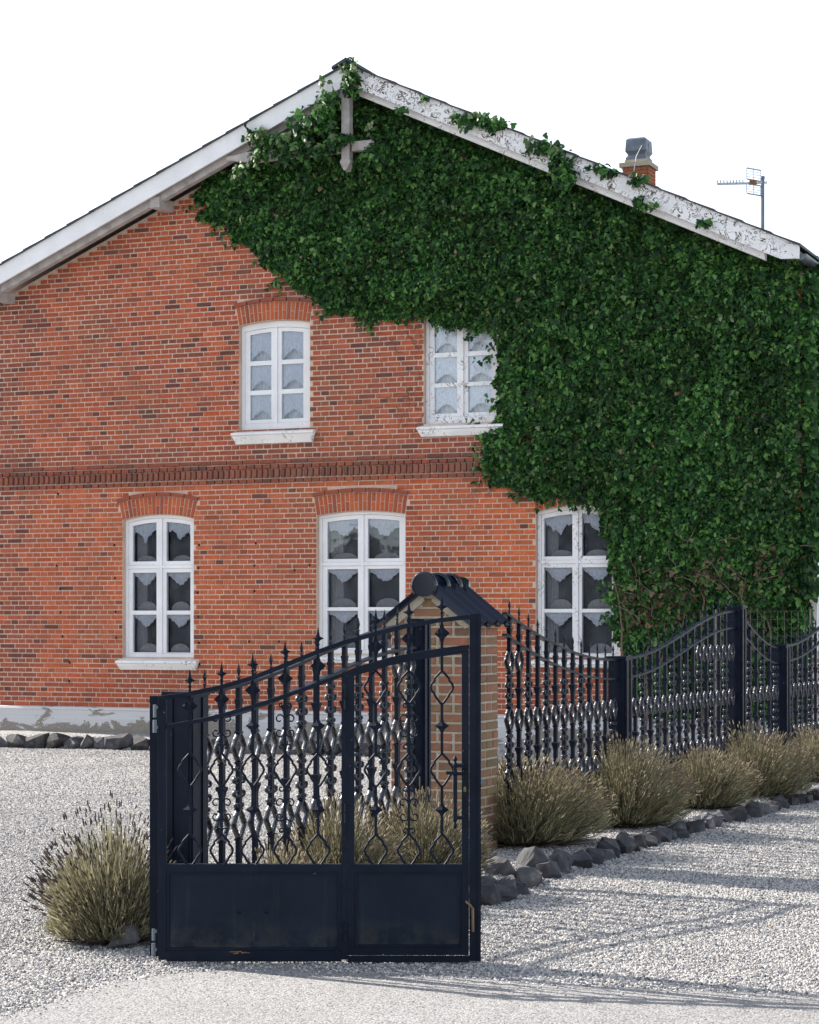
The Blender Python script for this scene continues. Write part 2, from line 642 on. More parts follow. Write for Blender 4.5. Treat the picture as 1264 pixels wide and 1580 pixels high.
def wl(x, y, v=0.0):
    """photo pixel -> (u, z) on the gable plane pushed v metres inwards"""
    a = (x - 632) / F
    u = (a * (Y0 + v * CT) - v * ST) / (CT + a * ST)
    Y = Y0 + v * CT - u * ST
    return u, EYE - (y - HOR) * Y / F


def gnd(x, y, z=0.0):
    s = (y - HOR) / (EYE - z)
    return (x - 632) / s, F / s


PHI = math.atan((2250 - 632) / F)   # heading of the fence line
FD = (math.sin(PHI), math.cos(PHI))
FP = (145 / 215.0, F / 215.0)


def ft(x):
    """photo column -> metres along the fence line"""
    a = (x - 632) / F
    return (a * FP[1] - FP[0]) / (FD[0] - a * FD[1])


def fence_scale(t):
    return F / (FP[1] + t * FD[1])


# ------------------------------------------------------------------ ground
g = MB()
g.add([(-400, -200, -.03), (400, -200, -.03), (400, 600, -.03), (-400, 600, -.03)], [(0, 1, 2, 3)])
gr = g.build('ground', M['gravel'])
tag(gr, kind='structure')

ROAD_EDGE = [(-420, 1600), (0, 1572), (60, 1556), (150, 1525), (260, 1503), (420, 1496), (600, 1502), (800, 1517), (1000, 1528), (1264, 1540), (1700, 1556)]
edge = [gnd(*p) for p in ROAD_EDGE]


def road_y(x):
    if x <= edge[0][0]: return edge[0][1]
    for (x0, y0), (x1, y1) in zip(edge, edge[1:]):
        if x <= x1: return y0 + (y1 - y0) * (x - x0) / (x1 - x0)
    return edge[-1][1]


rd = MB()
ex = [(-60, edge[0][1])]
k = -3.2
while k < 5.0:
    ex.append((k, road_y(k) + 0.05 * noise.noise(Vector((k * 2.3, 0, 0))) + 0.03 * noise.noise(Vector((k * 9, 3, 0)))))
    k += 0.08
ex.append((60, edge[-1][1]))
vs = [(x, y, 0.004) for x, y in ex] + [(x, -8, 0.004) for x, y in ex]
n = len(ex)
rd.add(vs, [(i, i + n, i + n + 1, i + 1) for i in range(n - 1)])
road = rd.build('road', M['road'], fix=True)
tag(road, kind='structure')

# gravel yard: a sheet with its pebbles scattered on it
gx = np.arange(-9.0, 9.01, 0.15)
gy = np.arange(8.7, 30.01, 0.15)
GX, GY = np.meshgrid(gx, gy)
Z = np.zeros_like(GX)
D = np.zeros_like(GX)
# kerb line of rocks beside the lavender bed
KERB_PX = [(742, 1392), (765, 1384), (800, 1368), (850, 1352), (900, 1335), (960, 1316), (1010, 1301), (1060, 1288), (1110, 1272), (1150, 1262), (1190, 1252), (1235, 1240), (1275, 1231), (1330, 1222)]
kerb = [gnd(*p) for p in KERB_PX]


def kerb_x(y):
    if y < kerb[0][1]: return None
    for (x0, y0), (x1, y1) in zip(kerb, kerb[1:]):
        if y <= y1: return x0 + (x1 - x0) * (y - y0) / (y1 - y0)
    return kerb[-1][0]


TRACK = [gnd(*p) for p in ((1085, 1405), (1135, 1375), (1165, 1345), (1185, 1320), (1235, 1300))]
TRACK2 = [gnd(*p) for p in ((1150, 1408), (1195, 1380), (1215, 1350), (1235, 1325), (1290, 1305))]


def seg_d(px, py, P):
    best = 9
    for (x0, y0), (x1, y1) in zip(P, P[1:]):
        dx, dy = x1 - x0, y1 - y0
        t = max(0, min(1, ((px - x0) * dx + (py - y0) * dy) / (dx * dx + dy * dy)))
        best = min(best, math.hypot(px - x0 - t * dx, py - y0 - t * dy))
    return best


for i in range(GX.shape[0]):
    for j in range(GX.shape[1]):
        x, y = GX[i, j], GY[i, j]
        z = 0.0
        if y > 11.0:
            z = 0.018 * noise.noise(Vector((x * 0.9, y * 0.9, 1))) + 0.008 * noise.noise(Vector((x * 3, y * 3, 5)))
        kx = kerb_x(y)
        if kx is not None and x < kx:
            fx = FP[0] + (y - FP[1]) * FD[0] / FD[1]
            if x > fx - 0.1: z += 0.07 * min(1, (kx - x) / 0.12)
        d = 3300.0
        ry = road_y(x)
        d *= 1.0 + 0.45 * noise.noise(Vector((x * 1.3, y * .8, 9)))
        if y < ry - 0.45: d = 26; z = 0.0
        elif y < ry - 0.03: d = 26 + 900 * (1 - (ry - y) / .45) ** 3; z = 0.0
        elif y < ry + 0.12: d = 1700
        if y > 13: d *= max(0.28, 1 - (y - 13) / 14)
        Z[i, j] = z
        if abs(x) > y * 0.215 + 0.5: d = 0
        D[i, j] = d
V = np.stack([GX.ravel(), GY.ravel(), Z.ravel()], 1)
nx = len(gx)
ii, jj = np.meshgrid(np.arange(len(gy) - 1), np.arange(nx - 1), indexing='ij')
b = (ii * nx + jj).ravel()
faces = np.stack([b, b + 1, b + nx + 1, b + nx], 1).ravel()
gravel = np_mesh('gravel', V, faces, 4, M['gravel'], kind='stuff')
tag(gravel, 'pale grey gravel covering the yard and forecourt', 'gravel')
at = gravel.data.attributes.new('dens', 'FLOAT', 'POINT')
at.data.foreach_set('value', D.ravel().astype(np.float32))
gravel.data.materials.append(M['pebble'])


def scatter_nodes(ob, seed, size):
    ng = bpy.data.node_groups.new('pebble_scatter', 'GeometryNodeTree')
    ng.interface.new_socket('Geometry', in_out='INPUT', socket_type='NodeSocketGeometry')
    ng.interface.new_socket('Geometry', in_out='OUTPUT', socket_type='NodeSocketGeometry')
    nn, L = ng.nodes, ng.links
    gi, go = nn.new('NodeGroupInput'), nn.new('NodeGroupOutput')
    dp = nn.new('GeometryNodeDistributePointsOnFaces')
    dp.inputs['Seed'].default_value = seed
    na = nn.new('GeometryNodeInputNamedAttribute')
    na.data_type = 'FLOAT'
    na.inputs['Name'].default_value = 'dens'
    ico = nn.new('GeometryNodeMeshIcoSphere')
    ico.inputs['Radius'].default_value = size
    ico.inputs['Subdivisions'].default_value = 1
    sm = nn.new('GeometryNodeSetMaterial')
    sm.inputs['Material'].default_value = M['pebble']
    ip = nn.new('GeometryNodeInstanceOnPoints')
    rr = nn.new('FunctionNodeRandomValue'); rr.data_type = 'FLOAT_VECTOR'
    rr.inputs[0].default_value = (0, 0, 0); rr.inputs[1].default_value = (6.28, 6.28, 6.28)
    rs = nn.new('FunctionNodeRandomValue'); rs.data_type = 'FLOAT_VECTOR'
    rs.inputs[0].default_value = (0.55, 0.5, 0.4); rs.inputs[1].default_value = (1.5, 1.1, 0.9)
    rs.inputs['Seed'].default_value = 3
    jg = nn.new('GeometryNodeJoinGeometry')
    L.new(gi.outputs[0], dp.inputs['Mesh'])
    L.new(na.outputs['Attribute'], dp.inputs['Density'])
    L.new(ico.outputs['Mesh'], sm.inputs['Geometry'])
    L.new(dp.outputs['Points'], ip.inputs['Points'])
    L.new(sm.outputs['Geometry'], ip.inputs['Instance'])
    L.new(rr.outputs[0], ip.inputs['Rotation'])
    L.new(rs.outputs[0], ip.inputs['Scale'])
    L.new(gi.outputs[0], jg.inputs[0])
    L.new(ip.outputs[0], jg.inputs[0])
    L.new(jg.outputs[0], go.inputs[0])
    md = ob.modifiers.new('pebbles', 'NODES')
    md.node_group = ng


scatter_nodes(gravel, 4, 0.0090)

# ------------------------------------------------------------------ the house
house = empty('brick_house', (0, Y0, 0), -TH)
tag(house, 'red brick gable house with white arched windows, half overgrown with ivy', 'house')

BV = -0.45                                    # plane of the barge boards
uA, zA = wl(536, 100, BV)
uL, zL = wl(0, 410, BV)
uR, zR = wl(1232, 378, BV)
mL = (zA - zL) / (uA - uL)
mR = (zA - zR) / (uR - uA)
UCR = wl(1238, 800, 0)[0]                     # right corner of the wall
UCL = 2 * uA - UCR
uEL = uA - (uR - uA)


def roof_z(u):
    return zA - (mL * (uA - u) if u < uA else mR * (u - uA))


def wall_top(u):
    return roof_z(u) - 0.27


PZ = 0.54                                     # top of plinth

# --- windows, as measured in the photo
WIN = []


def window_spec(xl, xr, yspl, ycr, yb, rows, panes, sill, style, trans=None, label=None):
    v = 0.07
    u0 = wl(xl, 900, v)[0]
    u1 = wl(xr, 900, 0.0)[0]
    xc = (xl + xr) / 2
    z = lambda y: wl(xc, y, v)[1]
    WIN.append(dict(u0=u0, u1=u1, zs=wl(xl, yspl, v)[1], zc=z(ycr), zb=z(yb),
                    rows=[(z(a), z(b_)) for a, b_ in rows], style=style,
                    panes=[(wl(a, 900, v)[0], wl(b_, 900, v)[0]) for a, b_ in panes],
                    sill=(wl(sill[0], 900, -0.1)[0], wl(sill[1], 900, -0.1)[0], wl(xc, sill[2], -.05)[1], wl(xc, sill[3], -.1)[1]), trans=trans, label=label))


window_spec(193.5, 299, 803, 794, 1014.5, [(804.5, 866), (883.4, 942.2), (948.3, 1006.8)], [(204, 241), (256, 293.3)], (178, 303, 1015.5, 1034), 'low',
            label='tall white ground floor window at the left')
window_spec(492.3, 625.6, 796, 788.5, 1009, [(799.5, 862), (877.8, 936.9), (942.3, 1000)], [(504.3, 552), (567, 616)], (481, 631, 1009, 1024), 'low',
            label='wide white ground floor window behind the gate')
window_spec(829.6, 957.6, 790, 780, 1015, [(792, 858), (875.4, 939.5), (945, 1007.5)], [(839, 883), (897.5, 944)], (818, 962, 1016, 1030), 'low',
            label='white ground floor window with worn paint beside the ivy')
window_spec(372.8, 478.3, 504, 495.5, 662.5, [(516, 555.5), (562.3, 601), (608, 646.6)], [(385.3, 418.3), (434, 467.7)], (356, 483.6, 663, 683), 'up',
            label='upper floor window with clean white paint')
window_spec(657.3, 770, 490, 482, 653, [(500, 542.4), (549.7, 589.6), (596, 636.8)], [(670, 705), (722, 759)], (643, 776, 653.5, 671), 'pale',
            label='upper floor window with flaking paint under the ivy')

RING = 0.235
LAB = 0.062
for W in WIN:
    W['uc'] = (W['u0'] + W['u1']) / 2
    W['w'] = W['u1'] - W['u0']
    rise = max(0.05, W['zc'] - W['zs'])
    W['rise'] = rise
    W['R'] = (W['w'] ** 2 / 4 + rise ** 2) / (2 * rise)
    W['cz'] = W['zs'] + rise - W['R']
    W['phi'] = math.asin(W['w'] / 2 / W['R'])


def arc_pts(W, R, n=12, phi=None):
    phi = phi or W['phi']
    return [(W['uc'] + R * math.sin(a), W['cz'] + R * math.cos(a)) for a in np.linspace(-phi, phi, n)]


def excl_hw(W, z):
    """half width kept free of wall bricks at height z"""
    if z < W['zb'] - 0.02: return 0
    if z <= W['zs']: return W['w'] / 2
    Ro = W['R'] + RING + LAB + 0.012
    ztop = W['cz'] + Ro
    if z >= ztop: return 0
    he = W['cz'] + Ro * math.cos(W['phi'])
    if z < he: return math.tan(W['phi']) * (z - W['cz']) + 0.004
    return math.sqrt(max(0, Ro * Ro - (z - W['cz']) ** 2))


# --- wall sheets (mortar) with real openings
def wall_with_openings():
    cu = bpy.data.curves.new('wall_outline', 'CURVE')
    cu.dimensions = '2D'
    cu.fill_mode = 'BOTH'
    cu.extrude = 0.10

    def poly(P):
        sp = cu.splines.new('POLY')
        sp.points.add(len(P) - 1)
        for q, p in zip(sp.points, P): q.co = (p[0], p[1], 0, 1)
        sp.use_cyclic_u = True
    poly([(UCL, 0), (UCR, 0), (UCR, wall_top(UCR)), (uA, wall_top(uA)), (UCL, wall_top(UCL))])
    for W in WIN:
        poly([(W['u0'], W['zb']), (W['u1'], W['zb'])] + list(reversed(arc_pts(W, W['R'], 14))))
    ob = bpy.data.objects.new('tmp', cu)
    COL.objects.link(ob)
    dg = bpy.context.evaluated_depsgraph_get()
    me = bpy.data.meshes.new_from_object(ob.evaluated_get(dg))
    bpy.data.objects.remove(ob)
    bpy.data.curves.remove(cu)
    # curve plane x-y -> local u-z, extrusion -> v
    for vv in me.vertices:
        x, y, z = vv.co
        vv.co = (x, 0.10 - z, y)
    me.flip_normals()
    me.materials.clear()
    me.materials.append(M['mortar'])
    me.name = 'wall'
    return link(bpy.data.objects.new('wall', me), house)


wall_with_openings()
sw = MB()
sw.box(UCR - .25, UCR, .2, 14, 0, wall_top(UCR)); sw.build('side_wall', M['mortar'], house)
sw = MB()
sw.box(UCL, UCL + .25, .2, 14, 0, wall_top(UCL)); sw.build('side_wall', M['mortar'], house)
bw = MB()
bw.prism([(UCL, 0), (UCR, 0), (UCR, wall_top(UCR)), (uA, wall_top(uA)), (UCL, wall_top(UCL))], 14, 14.25)
bw.build('back_wall', M['mortar'], house)
# dark rooms behind the windows: floors, ceilings and a partition
rm = MB()
rm.box(UCL + .3, UCR - .3, .25, 4.0, 0.5, 0.6)
rm.box(UCL + .3, UCR - .3, .25, 4.0, 3.55, 3.75)
rm.box(UCL + .3, UCR - .3, .25, 4.0, 5.95, 6.1)
rm.box(UCL + .3, UCR - .3, 4.0, 4.1, 0.6, 6.1)
rm.build('inner_room', M['dark'], house)

# --- bricks
IVY_PX = [(286, 302), (318, 268), (352, 250), (372, 215), (392, 198), (430, 192), (468, 172), (486, 142), (508, 133), (528, 128), (548, 128), (566, 150), (640, 172), (700, 196),
          (770, 226), (838, 250), (900, 280), (1000, 322), (1130, 372), (1210, 396), (1275, 402), (1290, 700), (1262, 800), (1254, 872), (1240, 900), (1238, 960), (1232, 1010), (1225, 1120),
          (985, 1120), (955, 1010), (944, 960), (940, 900), (936, 850), (926, 805), (912, 776), (868, 765), (822, 772), (782, 752), (756, 736), (740, 704), (745, 664), (764, 642), (760, 590), (755, 540),
          (750, 506), (700, 496), (672, 496), (640, 488), (606, 488), (572, 495), (545, 480), (500, 474), (470, 455), (440, 430), (402, 402), (375, 376), (342, 348), (300, 336), (312, 318)]
IVY = [wl(x, y, -0.15) for x, y in IVY_PX]
IVA = np.array(IVY)


def in_poly(P, x, y):
    x = np.asarray(x); y = np.asarray(y)
    r = np.zeros(x.shape, bool)
    j = len(P) - 1
    for i in range(len(P)):
        xi, yi = P[i]; xj, yj = P[j]
        c = ((yi > y) != (yj > y)) & (x < (xj - xi) * (y - yi) / (yj - yi + 1e-12) + xi)
        r ^= c
        j = i
    return r


def poly_dist(P, x, y):
    best = np.full(np.asarray(x).shape, 99.0)
    for i in range(len(P)):
        x0, y0 = P[i - 1]; x1, y1 = P[i]
        dx, dy = x1 - x0, y1 - y0
        t = np.clip(((x - x0) * dx + (y - y0) * dy) / (dx * dx + dy * dy), 0, 1)
        best = np.minimum(best, np.hypot(x - x0 - t * dx, y - y0 - t * dy))
    return best


UVIS = wl(-60, 700, 0)[0]
ORANGE, RED, PURPLE, DARK, PALE = (0.53, 0.114, 0.032), (0.40, 0.075, 0.029), (0.25, 0.068, 0.042), (0.12, 0.042, 0.034), (0.50, 0.18, 0.09)


def lerp(a, b, f): return tuple(p + (q - p) * f for p, q in zip(a, b))


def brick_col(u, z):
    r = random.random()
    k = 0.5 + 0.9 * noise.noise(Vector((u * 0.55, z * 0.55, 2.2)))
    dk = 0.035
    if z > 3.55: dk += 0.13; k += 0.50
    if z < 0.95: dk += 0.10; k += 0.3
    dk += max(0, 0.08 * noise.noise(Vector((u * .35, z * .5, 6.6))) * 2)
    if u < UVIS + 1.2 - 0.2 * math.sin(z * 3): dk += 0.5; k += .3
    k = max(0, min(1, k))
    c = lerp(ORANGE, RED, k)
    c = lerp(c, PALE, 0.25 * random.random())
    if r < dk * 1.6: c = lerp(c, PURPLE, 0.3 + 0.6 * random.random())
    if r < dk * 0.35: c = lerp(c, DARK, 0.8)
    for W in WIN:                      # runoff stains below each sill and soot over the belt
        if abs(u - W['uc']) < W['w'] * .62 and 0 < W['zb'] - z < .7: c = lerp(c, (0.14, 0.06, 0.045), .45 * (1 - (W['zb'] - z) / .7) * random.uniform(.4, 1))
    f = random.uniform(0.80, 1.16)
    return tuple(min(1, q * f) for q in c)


BR = []          # (u0, u1, z0, z1, proud, colour)


def course(z0, h, off, length, proud=0.0, dark=0.0):
    zm = z0 + h / 2
    lo = max(UCL, UVIS)
    hi = UCR
    zt = z0 + h + 0.02
    # keep under the roof
    lo = max(lo, uA - (zA - 0.27 - zt) / mL)
    hi = min(hi, uA + (zA - 0.27 - zt) / mR)
    free = [(lo, hi)]
    for W in WIN:
        hw = excl_hw(W, zm - h * .12)
        if hw <= 0: continue
        a, b_ = W['uc'] - hw, W['uc'] + hw
        nf = []
        for p, q in free:
            if b_ <= p or a >= q: nf.append((p, q)); continue
            if a > p: nf.append((p, a))
            if b_ < q: nf.append((b_, q))
        free = nf
    for p, q in free:
        kk = math.floor((p - off) / length) - 1
        while off + kk * length < q:
            a = off + kk * length + .0065
            b_ = a + length - .013
            kk += 1
            a2, b2 = max(a, p + .004), min(b_, q - .004)
            if b2 - a2 < 0.03: continue
            um = (a2 + b2) / 2
            if in_poly(IVY, um, zm) and poly_dist(IVY, np.array(um), np.array(zm)) > 0.45: continue
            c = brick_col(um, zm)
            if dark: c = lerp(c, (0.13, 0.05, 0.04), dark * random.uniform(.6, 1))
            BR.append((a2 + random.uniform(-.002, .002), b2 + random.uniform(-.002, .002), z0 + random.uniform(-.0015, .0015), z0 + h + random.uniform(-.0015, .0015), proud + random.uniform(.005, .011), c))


CH = 0.0667
BELT0 = 3.606
z = PZ
i = 0
while z < zA:
    if abs(z - BELT0) < 0.03:
        z = BELT0 + 0.125            # the upright course goes in here
        i += 1
        continue
    pr, dk = 0.0, 0.0
    if -0.075 < z - BELT0 < 0: pr, dk = 0.022, 0.55
    if 0.1 < z - BELT0 < 0.18: pr, dk = 0.030, 0.75
    if 0.18 < z - BELT0 < 0.25: pr, dk = 0.014, 0.6
    if 0.25 < z - BELT0 < 0.40: dk = 0.35
    if i % 2 == 0: course(z, CH - .0125, 0.12 * ((i // 2) % 2), 0.24, pr, dk)
    else: course(z, CH - .0125, 0.06, 0.12, pr, dk)
    z += CH
    i += 1


def brick_geo(mb, bx, o=(0, 0)):
    a, b_, z0, z1, pr, c = bx
    j = lambda: random.uniform(-.0018, .0018)
    ch = 0.0035
    A = [(a + j(), .004, z0), (b_ + j(), .004, z0), (b_ + j(), .004, z1), (a + j(), .004, z1)]
    Fv = [(a + ch + j(), -pr, z0 + ch + j()), (b_ - ch + j(), -pr, z0 + ch + j()), (b_ - ch + j(), -pr, z1 - ch + j()), (a + ch + j(), -pr, z1 - ch + j())]
    mb.add([(x - o[0], y, z_ - o[1]) for x, y, z_ in A + Fv], [(4, 5, 6, 7), (0, 1, 5, 4), (1, 2, 6, 5), (2, 3, 7, 6), (3, 0, 4, 7)], c)


def in_gate_view(b_):
    return False


# the 300 that show largest: whole stretchers nearest the camera and clear of the ivy
def clear(bx):
    um, zm = (bx[0] + bx[1]) / 2, (bx[2] + bx[3]) / 2
    if in_poly(IVY, um, zm) or poly_dist(IVY, np.array(um), np.array(zm)) < 0.1: return False
    return zm > 1.75 or um < wl(238, 1000)[0]


order = sorted([bx for bx in BR if bx[1] - bx[0] > .2 and clear(bx)], key=lambda q: -(q[0] + q[1]))
single = set(id(q) for q in order[:300])
rest = MB()
for bx in BR:
    if id(bx) in single:
        mb = MB()
        o = ((bx[0] + bx[1]) / 2, (bx[2] + bx[3]) / 2)
        brick_geo(mb, bx, o)
        ob = mb.build('brick', M['brick'], house)
        ob.location = (o[0], 0, o[1])
    else:
        brick_geo(rest, bx)
rest.build('brickwork', M['brick'], house, kind='stuff')

# upright belt course
u = max(UVIS, UCL + .05)
ubend = wl(770, 725)[0]
while u < ubend:
    mb = MB()
    wdt = 0.063 + random.uniform(-.004, .004)
    c = lerp((0.17, 0.058, 0.042), (0.30, 0.10, 0.06), random.random())
    pr = 0.040 + random.uniform(-.004, .004)
    j = lambda: random.uniform(-.002, .002)
    z0, z1 = -.055 + j(), .058 + j()
    mb.add([(-wdt / 2, .004, z0), (wdt / 2, .004, z0), (wdt / 2, .004, z1), (-wdt / 2, .004, z1),
            (-wdt / 2 + .006, -pr + j(), z0 + .006), (wdt / 2 - .006, -pr + j(), z0 + .006), (wdt / 2 - .006, -pr + j(), z1 - .006), (-wdt / 2 + .006, -pr + j(), z1 - .006)],
           [(4, 5, 6, 7), (0, 1, 5, 4), (1, 2, 6, 5), (2, 3, 7, 6), (3, 0, 4, 7)], c)
    ob = mb.build('belt_brick', M['brick'], house)
    ob.location = (u, 0, BELT0 + .06)
    u += 0.083

# arches over the windows
for W in WIN:
    R0, R1 = W['R'] + .004, W['R'] + RING
    L = 2 * W['phi'] * W['R']
    nv = int(round(L / 0.060))
    for kq in range(nv):
        a0 = -W['phi'] + 2 * W['phi'] * kq / nv
        a1 = -W['phi'] + 2 * W['phi'] * (kq + 1) / nv
        g_ = 0.0082 / R0
        cuts = [(R0, R1)] if kq % 2 == 0 else [(R0, R0 + .108), (R0 + .118, R1)] if kq % 4 == 1 else [(R0, R0 + .118), (R0 + .128, R1)]
        for (ra, rb) in cuts:
            P = lambda a, r: (W['uc'] + r * math.sin(a), W['cz'] + r * math.cos(a))
            q = [P(a0 + g_, ra), P(a1 - g_, ra), P(a1 - g_, rb), P(a0 + g_, rb)]
            cx = sum(p[0] for p in q) / 4; cz = sum(p[1] for p in q) / 4
            if in_poly(IVY, cx, cz) and poly_dist(IVY, np.array(cx), np.array(cz)) > 0.35: continue
            mb = MB()
            c = lerp(ORANGE, RED, random.random())
            if random.random() < .25: c = lerp(c, PURPLE, .6)
            mb.prism([(p[0] - cx, p[1] - cz) for p in q], -.007 + random.uniform(-.002, .001), .004, c)
            ob = mb.build('arch_brick', M['brick'], house, fix=True)
            ob.location = (cx, 0, cz)
    # flat label course over the ring
    Ra, Rb = R1 + .010, R1 + LAB
    ph = W['phi'] * 1.02
    nl = max(4, int(round(2 * ph * Ra / 0.2)))
    for kq in range(nl):
        a0 = -ph + 2 * ph * kq / nl + .003
        a1 = -ph + 2 * ph * (kq + 1) / nl - .003
        P = lambda a, r: (W['uc'] + r * math.sin(a), W['cz'] + r * math.cos(a))
        am = (a0 + a1) / 2
        q = [P(a0, Ra), P(am, Ra), P(a1, Ra), P(a1, Rb), P(am, Rb), P(a0, Rb)]
        cx = sum(p[0] for p in q) / 6; cz = sum(p[1] for p in q) / 6
        if in_poly(IVY, cx, cz) and poly_dist(IVY, np.array(cx), np.array(cz)) > 0.35: continue
        mb = MB()
        mb.prism([(p[0] - cx, p[1] - cz) for p in q], -.035 + random.uniform(-.003, .003), .004, lerp(PURPLE, RED, random.random() * .7))
        ob = mb.build('label_brick', M['brick'], house, fix=True)
        ob.location = (cx, 0, cz)

# small put-log holes in the joints, their shade painted as black boxes
hb = MB()
for (x, y) in ((88, 873), (93, 909), (94, 945), (97, 982), (108, 1022), (107, 1051), (178, 892), (179, 944), (177, 841), (180, 984), (307.5, 841), (306.5, 876.5), (305.5, 914.5), (306.5, 951.5), (307.5, 992),
               (308, 1025), (362, 590), (395, 838), (393, 873), (385, 990), (431, 990), (393, 912), (455, 880), (478, 872), (90, 762), (655, 846), (652, 1040)):
    u, z = wl(x, y)
    hb.box(u - .011, u + .011, -.013, .004, z - .016, z + .016)
hb.build('wall_hole', M['hole'], house, kind='stuff')

# plinth: chamfered ledge over a rough footing
pl = MB()
pl.v = []
prof = [(-.02, PZ - .002), (-.075, PZ - .012), (-.085, PZ - .04), (-.075, PZ - .052), (-.080, 0.405), (-.105, 0.385), (-.115, 0.0), (.002, 0.0), (.002, PZ - .002)]
us = np.linspace(UCL - .1, UCR + .05, 60)
for u in us:
    for (v, z) in prof:
        jv = 0.012 * noise.noise(Vector((u * 1.7, z * 4, 0))) if z < 0.4 else 0.004 * noise.noise(Vector((u * 2, z * 5, 0)))
        pl.v.append((u, v + jv if v < -.03 else v, z))
n = len(prof)
for i in range(len(us) - 1):
    for kq in range(n):
        l = (kq + 1) % n
        pl.f.append((i * n + kq, (i + 1) * n + kq, (i + 1) * n + l, i * n + l))
pl.build('plinth', M['plinth'], house, fix=True)


# --- windows
def make_window(W):
    wm = M['white'] if W['style'] == 'up' or W['uc'] < wl(560, 900)[0] else M['white_worn']
    if W['style'] == 'low' and W['uc'] < wl(700, 900)[0]: wm = M['white']
    v0, v1 = 0.07, 0.15
    u0, u1, zb, zs = W['u0'] + .003, W['u1'] - .003, W['zb'] + .002, W['zs']
    rows, panes = W['rows'], W['panes']
    jw = 0.045
    fr = MB()
    fr.box(u0, u0 + jw, v0, v1, zb, zs - .002)
    fr.box(u1 - jw, u1, v0, v1, zb, zs - .002)
    br = 0.05 if W['style'] == 'low' else 0.085
    fr.box(u0 + jw + .001, u1 - jw - .001, v0 + .002, v1, zb, zb + br)
    # arched head
    hd = 0.045 if W['style'] == 'low' else 0.085
    Ro, Ri = W['R'] - .003, W['R'] - hd
    ph = W['phi'] - .002
    aa = np.linspace(-ph, ph, 15)
    po = [(W['uc'] + Ro * math.sin(a), W['cz'] + Ro * math.cos(a)) for a in aa]
    pi_ = []
    for a in aa:
        uu = W['uc'] + Ro * math.sin(a)
        pi_.append((uu, W['cz'] + math.sqrt(Ri * Ri - (uu - W['uc']) ** 2)))
    for q in range(14):
        fr.prism([pi_[q], pi_[q + 1], po[q + 1], po[q]], v0 - .001, v1)
    # centre post
    uc = (panes[0][1] + panes[1][0]) / 2
    fr.box(uc - .018, uc + .018, v0 - .008, v1, zb + br, W['cz'] + Ri - .004)
    if W['style'] == 'low':
        zt = (rows[0][1] + rows[1][0]) / 2
        fr.box(u0 + jw + .001, uc - .019, v0 - .004, v1 - .002, zt - .022, zt + .022)
        fr.box(uc + .019, u1 - jw - .001, v0 - .004, v1 - .002, zt - .022, zt + .022)
    wf = fr.build('window', wm, house, fix=True)
    wf['label'] = W['label']

    # sashes: stiles, rails and glazing bars round the panes
    def head(u):
        return W['cz'] + math.sqrt(max(0.01, (Ri - .004) ** 2 - (u - W['uc']) ** 2))
    groups = [[0], [1, 2]] if W['style'] == 'low' else [[0, 1, 2]]
    for (pa, pb), side in zip(panes, (0, 1)):
        sl = u0 + jw + .004 if side == 0 else uc + .020
        sr = uc - .020 if side == 0 else u1 - jw - .004
        for gidx in groups:
            sm = MB()
            ztop_row, zbot_row = rows[gidx[0]][0], rows[gidx[-1]][1]
            top_arch = gidx[0] == 0
            if W['style'] == 'low':
                zlo = zt + .024 if top_arch else zb + br + .003
                zhi = None if top_arch else zt - .024
            else:
                zlo, zhi = zb + br + .003, None
            va, vb = v0 + .010, v1 - .004
            pane_poly = []
            if zhi is not None:
                sm.box(sl, pa, va, vb, zlo, zhi); sm.box(pb, sr, va, vb, zlo, zhi)
                sm.box(pa, pb, va + .001, vb, zbot_row - (zbot_row - zlo), zbot_row)
                sm.box(pa, pb, va + .001, vb, ztop_row, zhi)
            else:
                nseg = 6
                for (x0, x1) in ((sl, pa), (pb, sr)):
                    sm.prism([(x0, zlo), (x1, zlo), (x1, head(x1)), (x0, head(x0))], va, vb)
                sm.box(pa, pb, va + .001, vb, zlo, zbot_row)
                xs = np.linspace(pa, pb, nseg + 1)
                dh = 0.052
                for x0, x1 in zip(xs, xs[1:]):
                    sm.prism([(x0, head(x0) - dh), (x1, head(x1) - dh), (x1, head(x1)), (x0, head(x0))], va + .001, vb)
            for ga, gb in zip(gidx, gidx[1:]):
                sm.box(pa, pb, va + .004, vb - .004, rows[gb][0], rows[ga][1])
            # putty lip round each pane
            so = sm.build('sash', wm, wf, fix=True)
            for r in gidx:
                zt_, zb_ = rows[r]
                arch = (r == 0)
                gm = MB()
                if arch:
                    xs = np.linspace(pa - .004, pb + .004, 7)
                    poly = [(pa - .004, zb_ - .004), (pb + .004, zb_ - .004)] + [(x, head(x) - 0.05) for x in xs[::-1]]
                    zt_ = head((pa + pb) / 2) - .052
                else:
                    poly = [(pa - .004, zb_ - .004), (pb + .004, zb_ - .004), (pb + .004, zt_ + .004), (pa - .004, zt_ + .004)]
                gm.prism(poly, v0 + .036, v0 + .040)
                gm.build('pane', M['glass'], wf, fix=True)
                make_curtain(W, wf, pa, pb, zb_, zt_, r, side, head if arch else None)
    # sill
    s0, s1, zt0, zb0 = W['sill']
    sm = MB()
    hgt = W['zb'] - .002 - zb0
    us = np.linspace(s0, s1, 16)
    prof = [(.066, W['zb'] - .004), (-.105, W['zb'] - .045), (-.112, W['zb'] - .075), (-.085, W['zb'] - .082), (-.075, W['zb'] - .115), (-.045, zb0), (-.014, zb0), (-.014, W['zb'] - .03), (.066, W['zb'] - .06)]
    np_ = len(prof)
